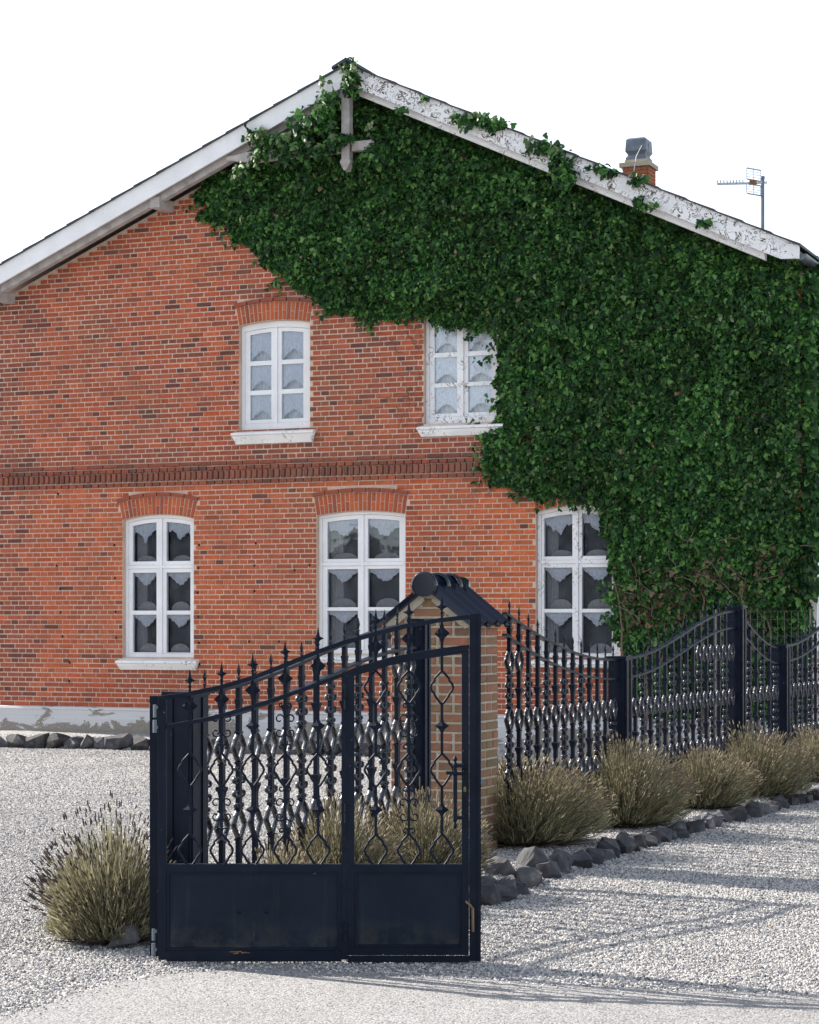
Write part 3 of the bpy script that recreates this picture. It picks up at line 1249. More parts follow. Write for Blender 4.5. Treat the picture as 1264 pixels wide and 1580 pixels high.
    for qi, u in enumerate(us):
        tt = 0.0
        for (v, z) in prof:
            uu = u
            if z < W['zb'] - .1: uu = W['uc'] + (u - W['uc']) * 0.93
            if v > 0.0: uu = max(W['u0'] + .002, min(W['u1'] - .002, u))
            sm.v.append((uu, v + (0.004 * noise.noise(Vector((u * 6, z * 9, 1))) if v < -.03 else 0), z + 0.004 * noise.noise(Vector((u * 7, v * 9, 4)))))
    for qi in range(len(us) - 1):
        for kq in range(np_):
            l = (kq + 1) % np_
            sm.f.append((qi * np_ + kq, (qi + 1) * np_ + kq, (qi + 1) * np_ + l, qi * np_ + l))
    sm.f.append(tuple(range(np_))); sm.f.append(tuple(range((len(us) - 1) * np_, len(us) * np_)))
    sm.build('sill', M['sill'] if wm is M['white'] else M['white_worn'], wf, fix=True)


def make_curtain(W, wf, pa, pb, zb, zt, r, side, head):
    """lace gathered behind one pane: a swag above and a rounded fold below"""
    style = W['style']
    w_, h_ = pb - pa, zt - zb
    nu, nz = 28, 10
    sv = MB()
    seed = W['uc'] * 3 + r * 1.7 + side * .9
    for i in range(nu + 1):
        s = i / nu
        q = 2 * s - 1
        u = pa + w_ * s
        top = zt if head is None else head(u) - .05
        if style == 'low':
            # deep in the middle third, torn points at the lower edge
            dip = (0.27 if r else 0.34) * math.exp(-(q / 0.62) ** 2) + 0.06 + 0.035 * noise.noise(Vector((s * 8, seed, 0))) + .012 * math.sin(s * 47 + seed)
            if r == 0: dip += 0.16 * max(0, noise.noise(Vector((s * 5.5, seed * 2, 4)))) + 0.16 * abs(q) ** 3
            bot = top - h_ * min(0.7, max(0.03, dip))
            if abs(q) > 0.93: bot = top - h_ * .05
        else:
            arch = max(0, 1 - abs(q + .03) ** 1.7)
            bot = zb + h_ * (0.02 + (0.33 * arch + (0.05 * (1 - min(1, abs(q) * 5)) if style == 'up' else 0.0)) * (1 if abs(q) < .95 else 0.3))
        for kq in range(nz + 1):
            f = kq / nz
            z = top + (bot - top) * f
            # folds hang as curves from both corners
            fold = 0.011 * math.sin(18 * (f * (1.2 - .5 * q * q)) + 3 * noise.noise(Vector((q * 2, f * 2, seed)))) + 0.009 * math.sin(26 * q * (1 - .3 * f) + seed)
            sv.v.append((u, (.136 if style != 'pale' else .125) + fold * (0.3 + 0.7 * f), z))
    for i in range(nu):
        for kq in range(nz):
            a = i * (nz + 1) + kq
            sv.f.append((a, a + nz + 1, a + nz + 2, a + 1))
    cm = {'low': M['cloth_grey'], 'up': M['cloth_grey'], 'pale': M['cloth']}[style]
    sv.build('curtain', cm, wf, smooth=True)
    if style == 'low':
        dv = MB()
        n_ = 18
        cx = pa + w_ * (.5 + .06 * math.sin(seed * 3))
        dv.v.append((cx, .175, zb))
        rx, rz = w_ * .40, h_ * (.24 if r else .16)
        for i in range(n_ + 1):
            a = PI * i / n_
            dv.v.append((cx - rx * math.cos(a), .175 + .008 * math.sin(i * 2.1), zb + rz * math.sin(a)))
        for i in range(n_): dv.f.append((0, i + 1, i + 2))
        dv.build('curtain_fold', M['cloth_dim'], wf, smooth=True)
        sn = MB()
        m_ = 24
        for i in range(m_ + 1):
            u = pa - .015 + (w_ + .03) * i / m_
            for z in (zb - .015, zt + .01):
                sn.v.append((u, .205 + .009 * math.sin(i * 1.9 + seed), z))
        for i in range(m_): sn.f.append((2 * i, 2 * i + 2, 2 * i + 3, 2 * i + 1))
        sn.build('sheer_net', M['net'], wf, smooth=True)
        # straight net curtain along the left of the room side
        if side == 0:
            nv_ = MB()
            m_ = 24
            for i in range(m_ + 1):
                u = pa - .02 + w_ * .42 * i / m_
                for z in (zb - .02, zt + .01):
                    nv_.v.append((u, .24 + .016 * math.sin(i * 1.35), z))
            for i in range(m_): nv_.f.append((2 * i, 2 * i + 2, 2 * i + 3, 2 * i + 1))
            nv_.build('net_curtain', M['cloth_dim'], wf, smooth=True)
    else:
        bk = MB()
        m_ = 20
        for i in range(m_ + 1):
            u = pa - .01 + (w_ + .02) * i / m_
            for z in (zb - .01, zt + .01 if head is None else head(u) - .048):
                bk.v.append((u, .21 + .012 * math.sin(i * 1.7 + seed), z))
        for i in range(m_): bk.f.append((2 * i, 2 * i + 2, 2 * i + 3, 2 * i + 1))
        bk.build('net_curtain', M['cloth_grey'] if style == 'up' else M['cloth'], wf, smooth=True)


for W in WIN: make_window(W)

# side wall window just past the right corner
sf = MB()
XX = UCR
for (y0, y1, z0, z1) in ((0.55, 0.64, 1.35, 3.15), (1.45, 1.54, 1.35, 3.15), (0.641, 1.449, 3.03, 3.12), (0.641, 1.449, 1.36, 1.46), (0.641, 1.449, 2.34, 2.46), (1.0, 1.06, 1.461, 3.029)):
    sf.box(XX + .004, XX + .06, y0, y1, z0, z1)
sw_ = sf.build('side_window', M['white_worn'], house)
sp_ = MB(); sp_.box(XX + .012, XX + .018, .641, 1.449, 1.461, 3.029); sp_.build('pane', M['cloth_grey'], sw_)
sl_ = MB(); sl_.box(XX + .004, XX + .15, .45, 1.6, 1.25, 1.345); sl_.build('sill', M['white_worn'], sw_)

# --- roof: tile courses, barge boards, soffit, timber frame
TH_R = 0.06
for side in (0, 1):
    m_ = mL if side == 0 else mR
    ue = (uEL - .12) if side == 0 else uR + .03
    rf = MB()
    sgn = -1 if side == 0 else 1
    tot = abs(ue - uA)
    nc = 17
    vf, vb = BV - .035, 14.6
    for c in range(nc):
        ua_, ub_ = uA + sgn * tot * c / nc, uA + sgn * tot * (c + 1) / nc
        za_, zb_ = zA - m_ * tot * c / nc + .014, zA - m_ * tot * (c + 1) / nc + .028
        P = [(ua_, za_), (ub_, zb_), (ub_, zb_ - .03), (ua_, za_ - .012)]
        rf.prism(P, vf, vb)
    rf.build('roof_slope', M['rooftile'], house, fix=True)
    # boarding under the tiles
    so = MB()
    ua_, ub_ = uA + sgn * .02, uA + sgn * (tot - .1)
    so.prism([(ua_, zA - .03 - m_ * .02), (ub_, zA - m_ * (tot - .1) - .03), (ub_, zA - m_ * (tot - .1) - .07), (ua_, zA - .07 - m_ * .02)], BV + .06, 14.5)
    so.build('soffit', M['greywood'], house, fix=True)
    # barge board
    bb = MB()
    bh = .245
    nb = 24
    for c in range(nb):
        ta, tb = tot * c / nb, tot * (c + 1) / nb
        if side == 1 and c == nb - 1: tb -= .02
        ua_, ub_ = uA + sgn * (ta + .0005), uA + sgn * tb
        cut = .0
        hb_ = bh if not (side == 1 and c == nb - 1) else bh * .62
        bb.prism([(ua_, zA - m_ * ta), (ub_, zA - m_ * tb), (ub_, zA - m_ * tb - hb_), (ua_, zA - m_ * ta - bh)], BV, BV + .032)
    bb.build('barge_board', M['white'] if side == 0 else M['white_peel'], house, fix=True)
    # lower moulding set back behind the board
    lb = MB()
    t1 = tot - (.45 if side else .05)
    lb.prism([(uA + sgn * .1, zA - m_ * .1 - .2), (uA + sgn * t1, zA - m_ * t1 - .2), (uA + sgn * t1, zA - m_ * t1 - .325), (uA + sgn * .1, zA - m_ * .1 - .325)], BV + .10, BV + .20)
    lb.build('rafter', M['greywood'] if side == 0 else M['white_worn'], house, fix=True)
# ridge tiles
rt = MB()
pr_ = [(uA + .15 * math.cos(a), zA - .055 + .12 * math.sin(a)) for a in np.linspace(PI * .05, PI * .95, 9)]
rt.prism([(uA - .20, zA - mL * .20 + .075), (uA, zA + .085), (uA + .15, zA - mR * .15 + .07), (uA + .15, zA - mR * .15 + .035), (uA, zA + .04), (uA - .20, zA - mL * .20 + .04)], BV - .05, 14.6)
rt.build('ridge_cap', M['rooftile'], house, fix=True)
# purlin ends
for (x, y) in ((250, 316), (4, 458)):
    u, z = wl(x, y, -.2)
    pm = MB()
    pm.prism([(u - .07, z - .07), (u + .07, z - .07), (u + .07, z + .07), (u - .07, z + .07)], BV + .06, .0)
    pm.build('purlin', M['greywood'], house, fix=True)
# king post and collar in the gable peak
kp = MB()
u, z0 = wl(537, 262, BV + .12)
z1 = wl(537, 150, BV + .12)[1]
kp.box(u - .055, u + .055, BV + .04, BV + .15, z0 + .13, z1 + .1)
kp.prism([(u - .055, z0 + .128), (u - .075, z0 + .09), (u - .02, z0 - .02), (u + .02, z0 - .02), (u + .075, z0 + .09), (u + .055, z0 + .128)], BV + .03, BV + .16)
kp.box(u - .012, u + .012, BV + .033, BV + .038, z0 + .14, z0 + .4)
kp.build('king_post', M['greywood'], house, fix=True)
cl = MB()
ua_, za_ = wl(352, 246, BV + .1)
ub_, zb_ = wl(720, 226, BV + .1)
zc_ = wl(470, 240, BV + .1)[1]
zc2 = za_
cl.prism([(ua_, zc2 - .02), (ua_ + .35, zc2 - .075), (u - .085, zc2 - .06), (u - .085, zc2 + .06), (ua_ + .3, zc2 + .06), (ua_, zc2 + .02)], BV + .05, BV + .14)
cl.prism([(u + .085, zc2 - .06), (u + .36, zc2 - .06), (u + .36, zc2 + .06), (u + .085, zc2 + .06)], BV + .05, BV + .14)
cl.build('collar_beam', M['greywood'], house, fix=True)
# gutter along the right eave
gu = MB()
ug, zg = uR + .02, zR - .10
for i in range(9):
    a0 = PI + PI * i / 9; a1 = PI + PI * (i + 1) / 9
    P = []
    for rr in (.07, .062):
        pass
    gu.prism([(ug + .07 * math.cos(a0), zg + .07 * math.sin(a0)), (ug + .07 * math.cos(a1), zg + .07 * math.sin(a1)), (ug + .062 * math.cos(a1), zg + .062 * math.sin(a1)), (ug + .062 * math.cos(a0), zg + .062 * math.sin(a0))], BV + .05, 14.3)
gu.prism([(ug + .07 * math.cos(a), zg + .07 * math.sin(a)) for a in np.linspace(PI, 2 * PI, 9)], BV + .04, BV + .049)
gu.build('gutter', M['zinc'], house, fix=True)
gb = MB()
for kq in range(8):
    vv = .4 + kq * 1.6
    gb.strip([(ug - .1, vv, zg + .04), (ug - .07, vv, zg - .02), (ug, vv, zg - .078), (ug + .07, vv, zg - .02), (ug + .075, vv, zg + .06), (ug + .02, vv, zg + .11)], .008, .03)
gb.build('gutter_bracket', M['zinc'], house, kind='stuff')

# --- chimney on the ridge, far back
ch_s = 85.0
cxw, cyw = (986 - 632) / ch_s, F / ch_s
dx, dy = cxw - 0, cyw - Y0
cu_, cv_ = dx * CT - dy * ST, dx * ST + dy * CT
zt_ = EYE + (HOR - 250) / ch_s
chm = MB()
hw = .235
chm.box(cu_ - hw + .01, cu_ + hw - .01, cv_ - hw + .01, cv_ + hw - .01, roof_z(cu_) - .8, zt_ - .13)
chm.box(cu_ - hw - .05, cu_ + hw + .05, cv_ - hw - .05, cv_ + hw + .05, zt_ - .129, zt_ - .05)
chm.box(cu_ - hw + .03, cu_ + hw - .03, cv_ - hw + .03, cv_ + hw - .03, zt_ - .049, zt_ + .01)
chimney = chm.build('chimney', M['pillar_mortar'], house, fix=True)
zz = zt_ - .13 - CH
row = 0
while zz > zt_ - 1.2:
    for face in (0, 1):
        xs = [(-.235, -.01), (.0, .235)] if (row + face) % 2 else [(-.235, -.125), (-.115, .115), (.125, .235)]
        for a, b_ in xs:
            mb = MB()
            c = brick_col(UVIS + 3, 2)
            c = lerp(c, (0.17, 0.085, 0.05), .6)
            if face == 0: mb.box(a, b_, -.012, .012, 0, CH - .01, c)
            else: mb.box(-.012, .012, a, b_, 0, CH - .01, c)
            ob = mb.build('brick', M['brick'], chimney)
            ob.location = (cu_, cv_ - hw, zz) if face == 0 else (cu_ + hw, cv_, zz)
    zz -= CH; row += 1
cc = MB()
zc0 = zt_ + .012
ch_w = .19
cc.lathe([(.27, zc0), (.27, zc0 + .05), (.17 * 1.41, zc0 + .06), (.16 * 1.41, zc0 + .10), (.20 * 1.41, zc0 + .16), (.185 * 1.41, zc0 + .37), (.15 * 1.41, zc0 + .40)], 0, 0, 4)
cc.box(.17, .20, -.05, .03, zc0 + .17, zc0 + .31)
cap = cc.build('chimney_cowl', M['zinc'], chimney, fix=True)
cap.location = (cu_, cv_, 0)
fx_ = MB(); fx_.tube([(cu_ + .12, cv_ - .21, zt_ + .25), (cu_ + .03, cv_ - .26, zt_ + .05), (cu_ - .0, cv_ - .30, zt_ - .2), (cu_, cv_ - .27, zt_ - .6)], .008)
fx_.build('chimney_cable', M['alu'], chimney)

# --- gravel strip, raised along the wall
st = MB()
us = np.linspace(UCL, UCR + .3, 50)
for u in us:
    zf = 0.0
    st.v += [(u, -.09, .20 - .04 * (u - us[0]) / (us[-1] - us[0]) * 2 * .5 + .01 * noise.noise(Vector((u * 2, 0, 0)))), (u, -.40, .16 + .012 * noise.noise(Vector((u * 3, 5, 0)))), (u, -.62, .02), (u, -.64, -.02)]
for i in range(len(us) - 1):
    for kq in range(3):
        a = i * 4 + kq
        st.f.append((a, a + 1, a + 5, a + 4))
bed = st.build('gravel_strip', M['gravel'])
bed.location = (0, Y0, 0); bed.rotation_euler = (0, 0, -TH)
tag(bed, kind='structure')


# ------------------------------------------------------------------ rocks
def rock_mesh(seed, w_, d_, h_):
    r = random.Random(seed)
    bm = bmesh.new()
    for _ in range(16):
        v = Vector((r.gauss(0, 1), r.gauss(0, 1), r.gauss(0, 1))).normalized()
        k = r.uniform(.85, 1.1)
        bm.verts.new((max(-.8, min(.8, v.x)) * w_ / 1.7 * k, max(-.8, min(.8, v.y)) * d_ / 1.7 * k, max(-.75, min(.75, v.z)) * h_ / 1.6 * k))
    bmesh.ops.convex_hull(bm, input=bm.verts)
    loose = [v for v in bm.verts if not v.link_faces]
    bmesh.ops.delete(bm, geom=loose, context='VERTS')
    bmesh.ops.triangulate(bm, faces=bm.faces)
    bmesh.ops.subdivide_edges(bm, edges=bm.edges, cuts=1, use_grid_fill=True)
    for v in bm.verts:
        k = 1 + .16 * noise.noise(v.co * (6 / w_ * .35) + Vector((seed, 0, 0))) + .06 * noise.noise(v.co * (20 / w_ * .35) + Vector((seed, 7, 0)))
        v.co *= k
    me = bpy.data.meshes.new('stone')
    bm.to_mesh(me); bm.free()
    me.materials.append(M['rock'])
    return me


kr = empty('stone_edging', (kerb[0][0], kerb[0][1], 0))
tag(kr, 'row of dark angular rocks edging the lavender bed right of the gate', 'stone edging')
dist = 0.0
seg = 0
pos = Vector(kerb[0])
cnt = 0
for (p, q) in zip(kerb, kerb[1:]):
    p, q = Vector(p), Vector(q)
    L = (q - p).length
    while dist < L:
        c = p + (q - p) * (dist / L)
        f = random.uniform(.8, 1.25)
        wd = .175 * f
        hh = .17 * random.uniform(.75, 1.25)
        ob = bpy.data.objects.new('stone', rock_mesh(cnt + 11, wd, .17 * random.uniform(.8, 1.2), hh))
        link(ob, kr)
        ob.location = (c.x - kr.location.x + random.uniform(-.05, .05), c.y - kr.location.y + random.uniform(-.03, .03), hh * random.uniform(.02, .26))
        ob.rotation_euler = (random.uniform(-.3, .3), random.uniform(-.3, .3), random.uniform(0, 6))
        dist += wd * .88
        cnt += 1
    dist -= L
for (x, y, w_, h_) in ((752, 1380, .20, .14), (775, 1362, .26, .22), (822, 1352, .24, .24), (748, 1352, .18, .14)):
    gx_, gy_ = gnd(x, y)
    ob = link(bpy.data.objects.new('stone', rock_mesh(cnt + 50, w_, w_, h_)), kr); cnt += 1
    ob.location = (gx_ - kr.location.x, gy_ - kr.location.y, h_ * .3)

hr = empty('stone_border', (0, Y0, 0), -TH)
tag(hr, 'row of dark stones holding gravel along the white house plinth', 'stone edging')
u = UVIS - .3
ue = wl(760, 1150)[0]
cnt = 300
while u < ue:
    wd = random.uniform(.18, .36)
    hh = random.uniform(.17, .24)
    ob = link(bpy.data.objects.new('stone', rock_mesh(cnt, wd * 1.28, .26, hh * 1.15)), hr); cnt += 1
    ob.location = (u + wd / 2, -.60 + random.uniform(-.03, .03), hh * .35)
    ob.rotation_euler = (random.uniform(-.2, .2), random.uniform(-.25, .25), random.uniform(-.3, .3))
    u += wd
for i, (x, y, w_, h_) in enumerate(((122, 1450, .12, .12), (190, 1464, .17, .17))):
    gx_, gy_ = gnd(x, y)
    ob = link(bpy.data.objects.new('rock', rock_mesh(700 + i, w_, w_, h_)))
    ob.location = (gx_, gy_ + .05, h_ * .3)
    tag(ob, ('smaller grey rock under the left edge of the lavender bush', 'larger grey rock under the lavender bush by the gate post')[i], 'rock')

# ------------------------------------------------------------------ brick pillar with a little tiled roof
PW = 0.588
pcx = 0.645 - .5 * PW * (CT + ST) + PW * 0.0
# back right corner of the pillar sits at photo (770, 1325)
bx_, by_ = gnd(769, 1326)
pc = Vector((bx_, by_)) - Vector((CT, -ST)) * (PW / 2) - Vector((ST, CT)) * (PW / 2)
pil = empty('brick_pillar', (pc.x, pc.y, 0), -TH)
tag(pil, 'weathered brick gate pillar with a black glazed tile roof', 'pillar')
h = PW / 2
EZ = 1.70
core = MB()
core.box(-h + .008, h - .008, -h + .008, h - .008, 0, EZ)
RZ = 1.92
core.prism([(-h + .008, EZ + .001), (h - .008, EZ + .001), (.02, RZ), (-.02, RZ)], -h + .008, h - .008)
core.build('core', M['pillar_mortar'], pil, fix=True)


def pillar_col():
    c = lerp((0.33, 0.125, 0.075), (0.23, 0.10, 0.065), random.random())
    if random.random() < .32: c = lerp(c, (0.18, 0.125, 0.075), .6)
    if random.random() < .18: c = lerp(c, (0.12, 0.07, 0.055), .6)
    return c


def pbrick(face, a, b_, z0, z1):
    mb = MB()
    pr = random.uniform(.004, .012)
    Lh = (b_ - a) / 2; hh = (z1 - z0) / 2
    c = pillar_col()
    if random.random() < 0.3 and z0 < .5: c = lerp(c, (0.2, 0.19, 0.08), .5)
    j = lambda: random.uniform(-.003, .003)
    e = .006
    mb.add([(-Lh, .0, -hh), (Lh, .0, -hh), (Lh, .0, hh), (-Lh, .0, hh), (-Lh + e + j(), -pr, -hh + e + j()), (Lh - e + j(), -pr, -hh + e + j()), (Lh - e + j(), -pr, hh - e + j()), (-Lh + e + j(), -pr, hh - e + j())],
           [(4, 5, 6, 7), (0, 1, 5, 4), (1, 2, 6, 5), (2, 3, 7, 6), (3, 0, 4, 7)], c)
    ob = mb.build('brick', M['pillar_brick'], pil)
    m_ = (a + b_) / 2
    zc = (z0 + z1) / 2
    d = h - .009
    loc = [(m_, -d, zc), (d, m_, zc), (-m_, d, zc), (-d, -m_, zc)][face]
    ob.location = loc
    ob.rotation_euler = (0, 0, face * PI / 2)


z = .0
row = 0
while z < EZ - .03:
    for face in range(4):
        if (row + face) % 2 == 0: xs = [(-h, -h + .228), (-h + .24, -h + .468), (-h + .48, h)] if row % 4 < 2 else [(-h, -h + .108), (-h + .12, -h + .348), (-h + .36, h)]
        else: xs = [(-h + .002, -h + .108), (-h + .12, -h + .228), (-h + .24, -h + .348), (-h + .36, -h + .468), (-h + .48, h - .002)] if row % 4 < 2 else [(-h + .002, -h + .228), (-h + .24, -h + .348), (-h + .36, h - .002)]
        if face >= 2 and len(xs) == 5: xs = [(-h + .002, -h + .228), (-h + .24, -h + .348), (-h + .36, h - .002)]
        for a, b_ in xs: pbrick(face, a + .003, b_ - .003, z + .005, z + CH - .008)
    z += CH; row += 1
# the little gable
while z < RZ - .05:
    hwz = (RZ - (z + CH)) / (RZ - EZ) * h
    if hwz > .05:
        xs = [(-hwz, -.06), (-.05, hwz)] if row % 2 else [(-hwz, hwz)] if hwz < .13 else [(-hwz, -.125), (-.115, .115), (.125, hwz)]
        for a, b_ in xs:
            if b_ - a > .03: pbrick(0, a, b_, z + .005, z + CH - .008)
    z += CH; row += 1
# sloping tiles
EH, EZZ, TZ = h + .052, EZ - .015, RZ + .035
slope_v = Vector((EH, 0, EZZ - TZ))
sl_len = slope_v.length
slope_a = math.atan2(TZ - EZZ, EH)
tw = (PW + .14) / 4
tm = MB()
prof = [(-.5, .000), (-.42, .040), (-.30, .064), (-.18, .052), (-.06, .016), (.10, .000), (.30, .000), (.44, .008), (.52, .026)]
for q, (a, b_) in enumerate(zip(prof, prof[1:])):
    ya, yb = a[0] * tw, b_[0] * tw
    vs = []
    for d_ in (0, .012):
        for xx in (0, sl_len):
            vs += [(xx, ya, a[1] + d_), (xx, yb, b_[1] + d_)]
    tm.add(vs, [(0, 1, 3, 2), (4, 6, 7, 5), (0, 4, 5, 1), (2, 3, 7, 6)] + ([(0, 2, 6, 4)] if q == 0 else []) + ([(1, 5, 7, 3)] if q == len(prof) - 2 else []))
tile_me = tm.mesh('roof_tile', M['tile'], False)
_b = bmesh.new(); _b.from_mesh(tile_me); bmesh.ops.remove_doubles(_b, verts=_b.verts, dist=1e-5); bmesh.ops.recalc_face_normals(_b, faces=_b.faces); _b.to_mesh(tile_me); _b.free()
for side in (0, 1):
    for kq in range(4):
        ob = link(bpy.data.objects.new('roof_tile', tile_me), pil)
        yy = -h - .07 + tw * (kq + .5)
        ob.location = (0, yy if side == 0 else yy, TZ - .02 + random.uniform(-.002, .002))
        ob.rotation_euler = (0, slope_a + random.uniform(-.008, .008), 0) if side == 0 else (0, slope_a + random.uniform(-.008, .008), PI)
# mortar bedding along the verge
vb_ = MB()
for sgn in (-1, 1):
    vb_.prism([(sgn * .03, RZ + .01), (sgn * (h + .04), EZ - .02), (sgn * (h - .02), EZ - .045), (sgn * .03, RZ - .075)], -h - .022, -h + .02)
vb_.build('verge_mortar', M['pillar_mortar'], pil, fix=True)
# ridge tiles with collars
RC = RZ + .035
for kq in range(3):
    L0 = -h - .10 + kq * .235
    rm_ = MB()
    rings = [(.0, .080), (.0, .094), (.045, .094), (.05, .079), (.245, .074)]
    na_ = 22
    for (yy, rr) in rings:
        for i in range(na_ + 1):
            a = -0.75 + (PI + 1.5) * i / na_
            rm_.v.append((rr * math.cos(a), yy, rr * math.sin(a)))
    for q in range(len(rings) - 1):
        for i in range(na_):
            a = q * (na_ + 1) + i
            rm_.f.append((a, a + 1, a + na_ + 2, a + na_ + 1))
    ob = rm_.build('ridge_tile', M['tile'], pil, smooth=False, fix=True)
    ob.location = (0, L0, RC)
    for pz in ob.data.polygons: pz.use_smooth = True
em = MB()
em.prism([(.080 * math.cos(a), .080 * math.sin(a)) for a in np.linspace(0, 2 * PI, 24, endpoint=False)], -.012, .004)
ob = em.build('ridge_end', M['tile'], pil, fix=True)
ob.location = (0, -h - .085, RC)
mm = MB()
mm.box(-.07, .07, -h - .02, h + .04, RZ - .05, RZ + .0)
mm.build('ridge_mortar', M['pillar_mortar'], pil)
# narrow metal box on the right face
bxm = MB()
bxm.box(h + .004, h + .035, -h + .05, -h + .16, .60, 1.13)
bxm.box(h + .004, h + .05, -h + .03, -h + .20, .575, .597)
bxm.build('meter_box', M['zinc'], pil)


# ------------------------------------------------------------------ wrought iron
LOOP = [(0, .085), (.010, .074), (.030, .052), (.037, .044), (.036, .036), (.050, .020), (.056, .004), (.052, -.012), (.038, -.030), (.034, -.040), (.026, -.052), (.010, -.074), (0, -.085)]


def star(mb, x, z, sx, sz, th):
    """four-pointed cast rosette"""
    tips = [(0, sz), (sx * .32, sz * .34), (sx, 0), (sx * .34, -sz * .34), (0, -sz), (-sx * .34, -sz * .34), (-sx, 0), (-sx * .32, sz * .34)]
    vs = [(x + p[0], 0, z + p[1]) for p in tips] + [(x, -th, z), (x, th, z)]
    fs = []
    for i in range(8):
        j_ = (i + 1) % 8
        fs += [(i, 8, j_), (j_, 9, i)]
    mb.add(vs, fs)


def scroll(mb, x, z, r, dirx, dirz, wn, wb):
    """C-scroll that leaves the bar and curls back"""
    P = []
    for i in range(13):
        f = i / 12
        a = PI * 1.75 * f
        rr = r * (1 - .62 * f)
        cx_, cz_ = r * 1.0, 0
        P.append((x + dirx * (cx_ - rr * math.cos(a) * 1.0), 0, z + dirz * (rr * math.sin(a) * 1.05)))
    mb.rod(P, wn, wb * 1.1, 6)


def iron_bar(kind, ztop, zlow, core_w, core_d, sw_, sd_, loops, mids, rail2, heavy):
    """one upright with its loops, collars or scrolls and its spear point; local x-z plane, x = 0"""
    mb = MB()
    zl = [c for c in loops if c + .09 < rail2 - .005]
    cuts = sorted([(c - .083, c + .083) for c in zl])
    z = zlow
    for a, b_ in cuts:
        if a > z: mb.box(-core_w / 2, core_w / 2, -core_d / 2, core_d / 2, z, a)
        z = b_
    mb.box(-core_w / 2, core_w / 2, -core_d / 2, core_d / 2, z, ztop)
    for c in zl:
        for s in (-1, 1):
            mb.rod([(s * p[0], 0, c + p[1]) for p in (LOOP if s > 0 else LOOP)], sw_ * 1.15, sd_ * 1.1)
        if heavy:
            for d_ in (-.086, .086):
                q = core_w * .75
                mb.box(-q, q, -core_d * .62, core_d * .62, c + d_ - .006, c + d_ + .006)
    for mz in mids:
        if mz + .05 > rail2: continue
        if kind == 'A':
            if heavy:
                mb.lathe([(core_w * .6, mz - .055), (core_w * 1.0, mz - .015), (core_w * 1.25, mz), (core_w * 1.25, mz + .010), (core_w * .75, mz + .014), (core_w * .65, mz + .05)], 0, 0, 4)
            else:
                star(mb, 0, mz, .036, .055, .016)
        else:
            rr = .026 if heavy else .024
            for s in (-1, 1):
                for dz in (-1, 1):
                    scroll(mb, s * core_w * .3, mz + dz * .034, rr, s, dz, sw_ * .75, sd_ * .8)
                    if mz + dz * .115 + .03 < rail2:
                        scroll(mb, s * core_w * .3, mz + dz * .105, rr * .62, s, -dz, sw_ * .7, sd_ * .8)
    return mb


def spear(mb, z, hgt, wide):
    mb.lathe([(.009, z), (.007, z + hgt * .25), (.012, z + hgt * .30), (.006, z + hgt * .36), (.0055, z + hgt * .5), (.012, z + hgt * .62), (.001, z + hgt)], 0, 0, 4)
    if wide:
        star(mb, 0, z + hgt * .55, .030, hgt * .22, .010)
    else:
        star(mb, 0, z + hgt * .5, .017, hgt * .2, .008)


def cup(mb, z, w_):
    mb.lathe([(w_ * .7, z - .055), (w_ * 1.15, z - .030), (w_ * 1.5, z), (w_ * 1.5, z + .007), (w_ * .8, z + .011), (w_ * 1.15, z + .045), (w_ * .7, z + .075)], 0, 0, 4)


FL = (1.415, .995, .565)       # loop heights, the same along the whole fence
FM = (1.207, .775)


def fence_root(name, t0, label):
    ob = empty(name, (FP[0] + t0 * FD[0], FP[1] + t0 * FD[1], 0), PI / 2 - PHI)
    tag(ob, label, 'fence')
    return ob


def fence_post(root, t, ztop, wd):
    mb = MB()
    mb.box(t - wd / 2, t + wd / 2, -wd / 2, wd / 2, 0, ztop)
    # channel strips on the faces
    for s in (-1, 1):
        mb.box(t - wd * .5 - .008, t - wd * .5 - .0005, s * wd * .3 - wd * .14, s * wd * .3 + wd * .14, 0, ztop - .01)
        mb.box(t + s * wd * .3 - wd * .12, t + s * wd * .3 + wd * .12, -wd * .5 - .008, -wd * .5 - .0005, 0, ztop - .01)
    p = mb.build('post', M['fence_iron'], root)
    cp = MB()
    cp.box(t - wd / 2 - .012, t + wd / 2 + .012, -wd / 2 - .012, wd / 2 + .012, ztop + .001, ztop + .022)
    cp.build('post_cap', M['fence_iron'], p)
    return p


def fence_panel(root, ta, tb, hfun, nbars, first_kind=0, zlow=.42):
    n_ = 18
    for off, thk in ((0, .018), (-.155, .016)):
        P = []
        for i in range(n_ + 1):
            f = i / n_
            P.append((ta + (tb - ta) * f, 0, hfun(f) + off))
        r = MB(); r.strip(P, thk, .042); r.build('rail', M['fence_iron'], root)
    r = MB(); r.box(ta, tb, -.02, .02, zlow - .028, zlow - .002); r.build('rail', M['fence_iron'], root)
    for i in range(nbars):
        f = (i + .5) / nbars
        hz = hfun(f)
        kd = 'AB'[(i + first_kind) % 2]
        mb = iron_bar(kd, hz - .01, zlow, .028, .028, .014, .036, FL, FM, hz - .155, True)
        cup(mb, hz - .085, .017)
        spear(mb, hz + .009, .115, False)
        ob = mb.build('baluster', M['fence_iron'], root)
        ob.data.materials.append(M['fence_bar'])
        ob.data.polygons.foreach_set('material_index', [1 if q in mb.sm else 0 for q in range(len(mb.f))])
        ob.location = (ta + (tb - ta) * f, 0, 0)
    return


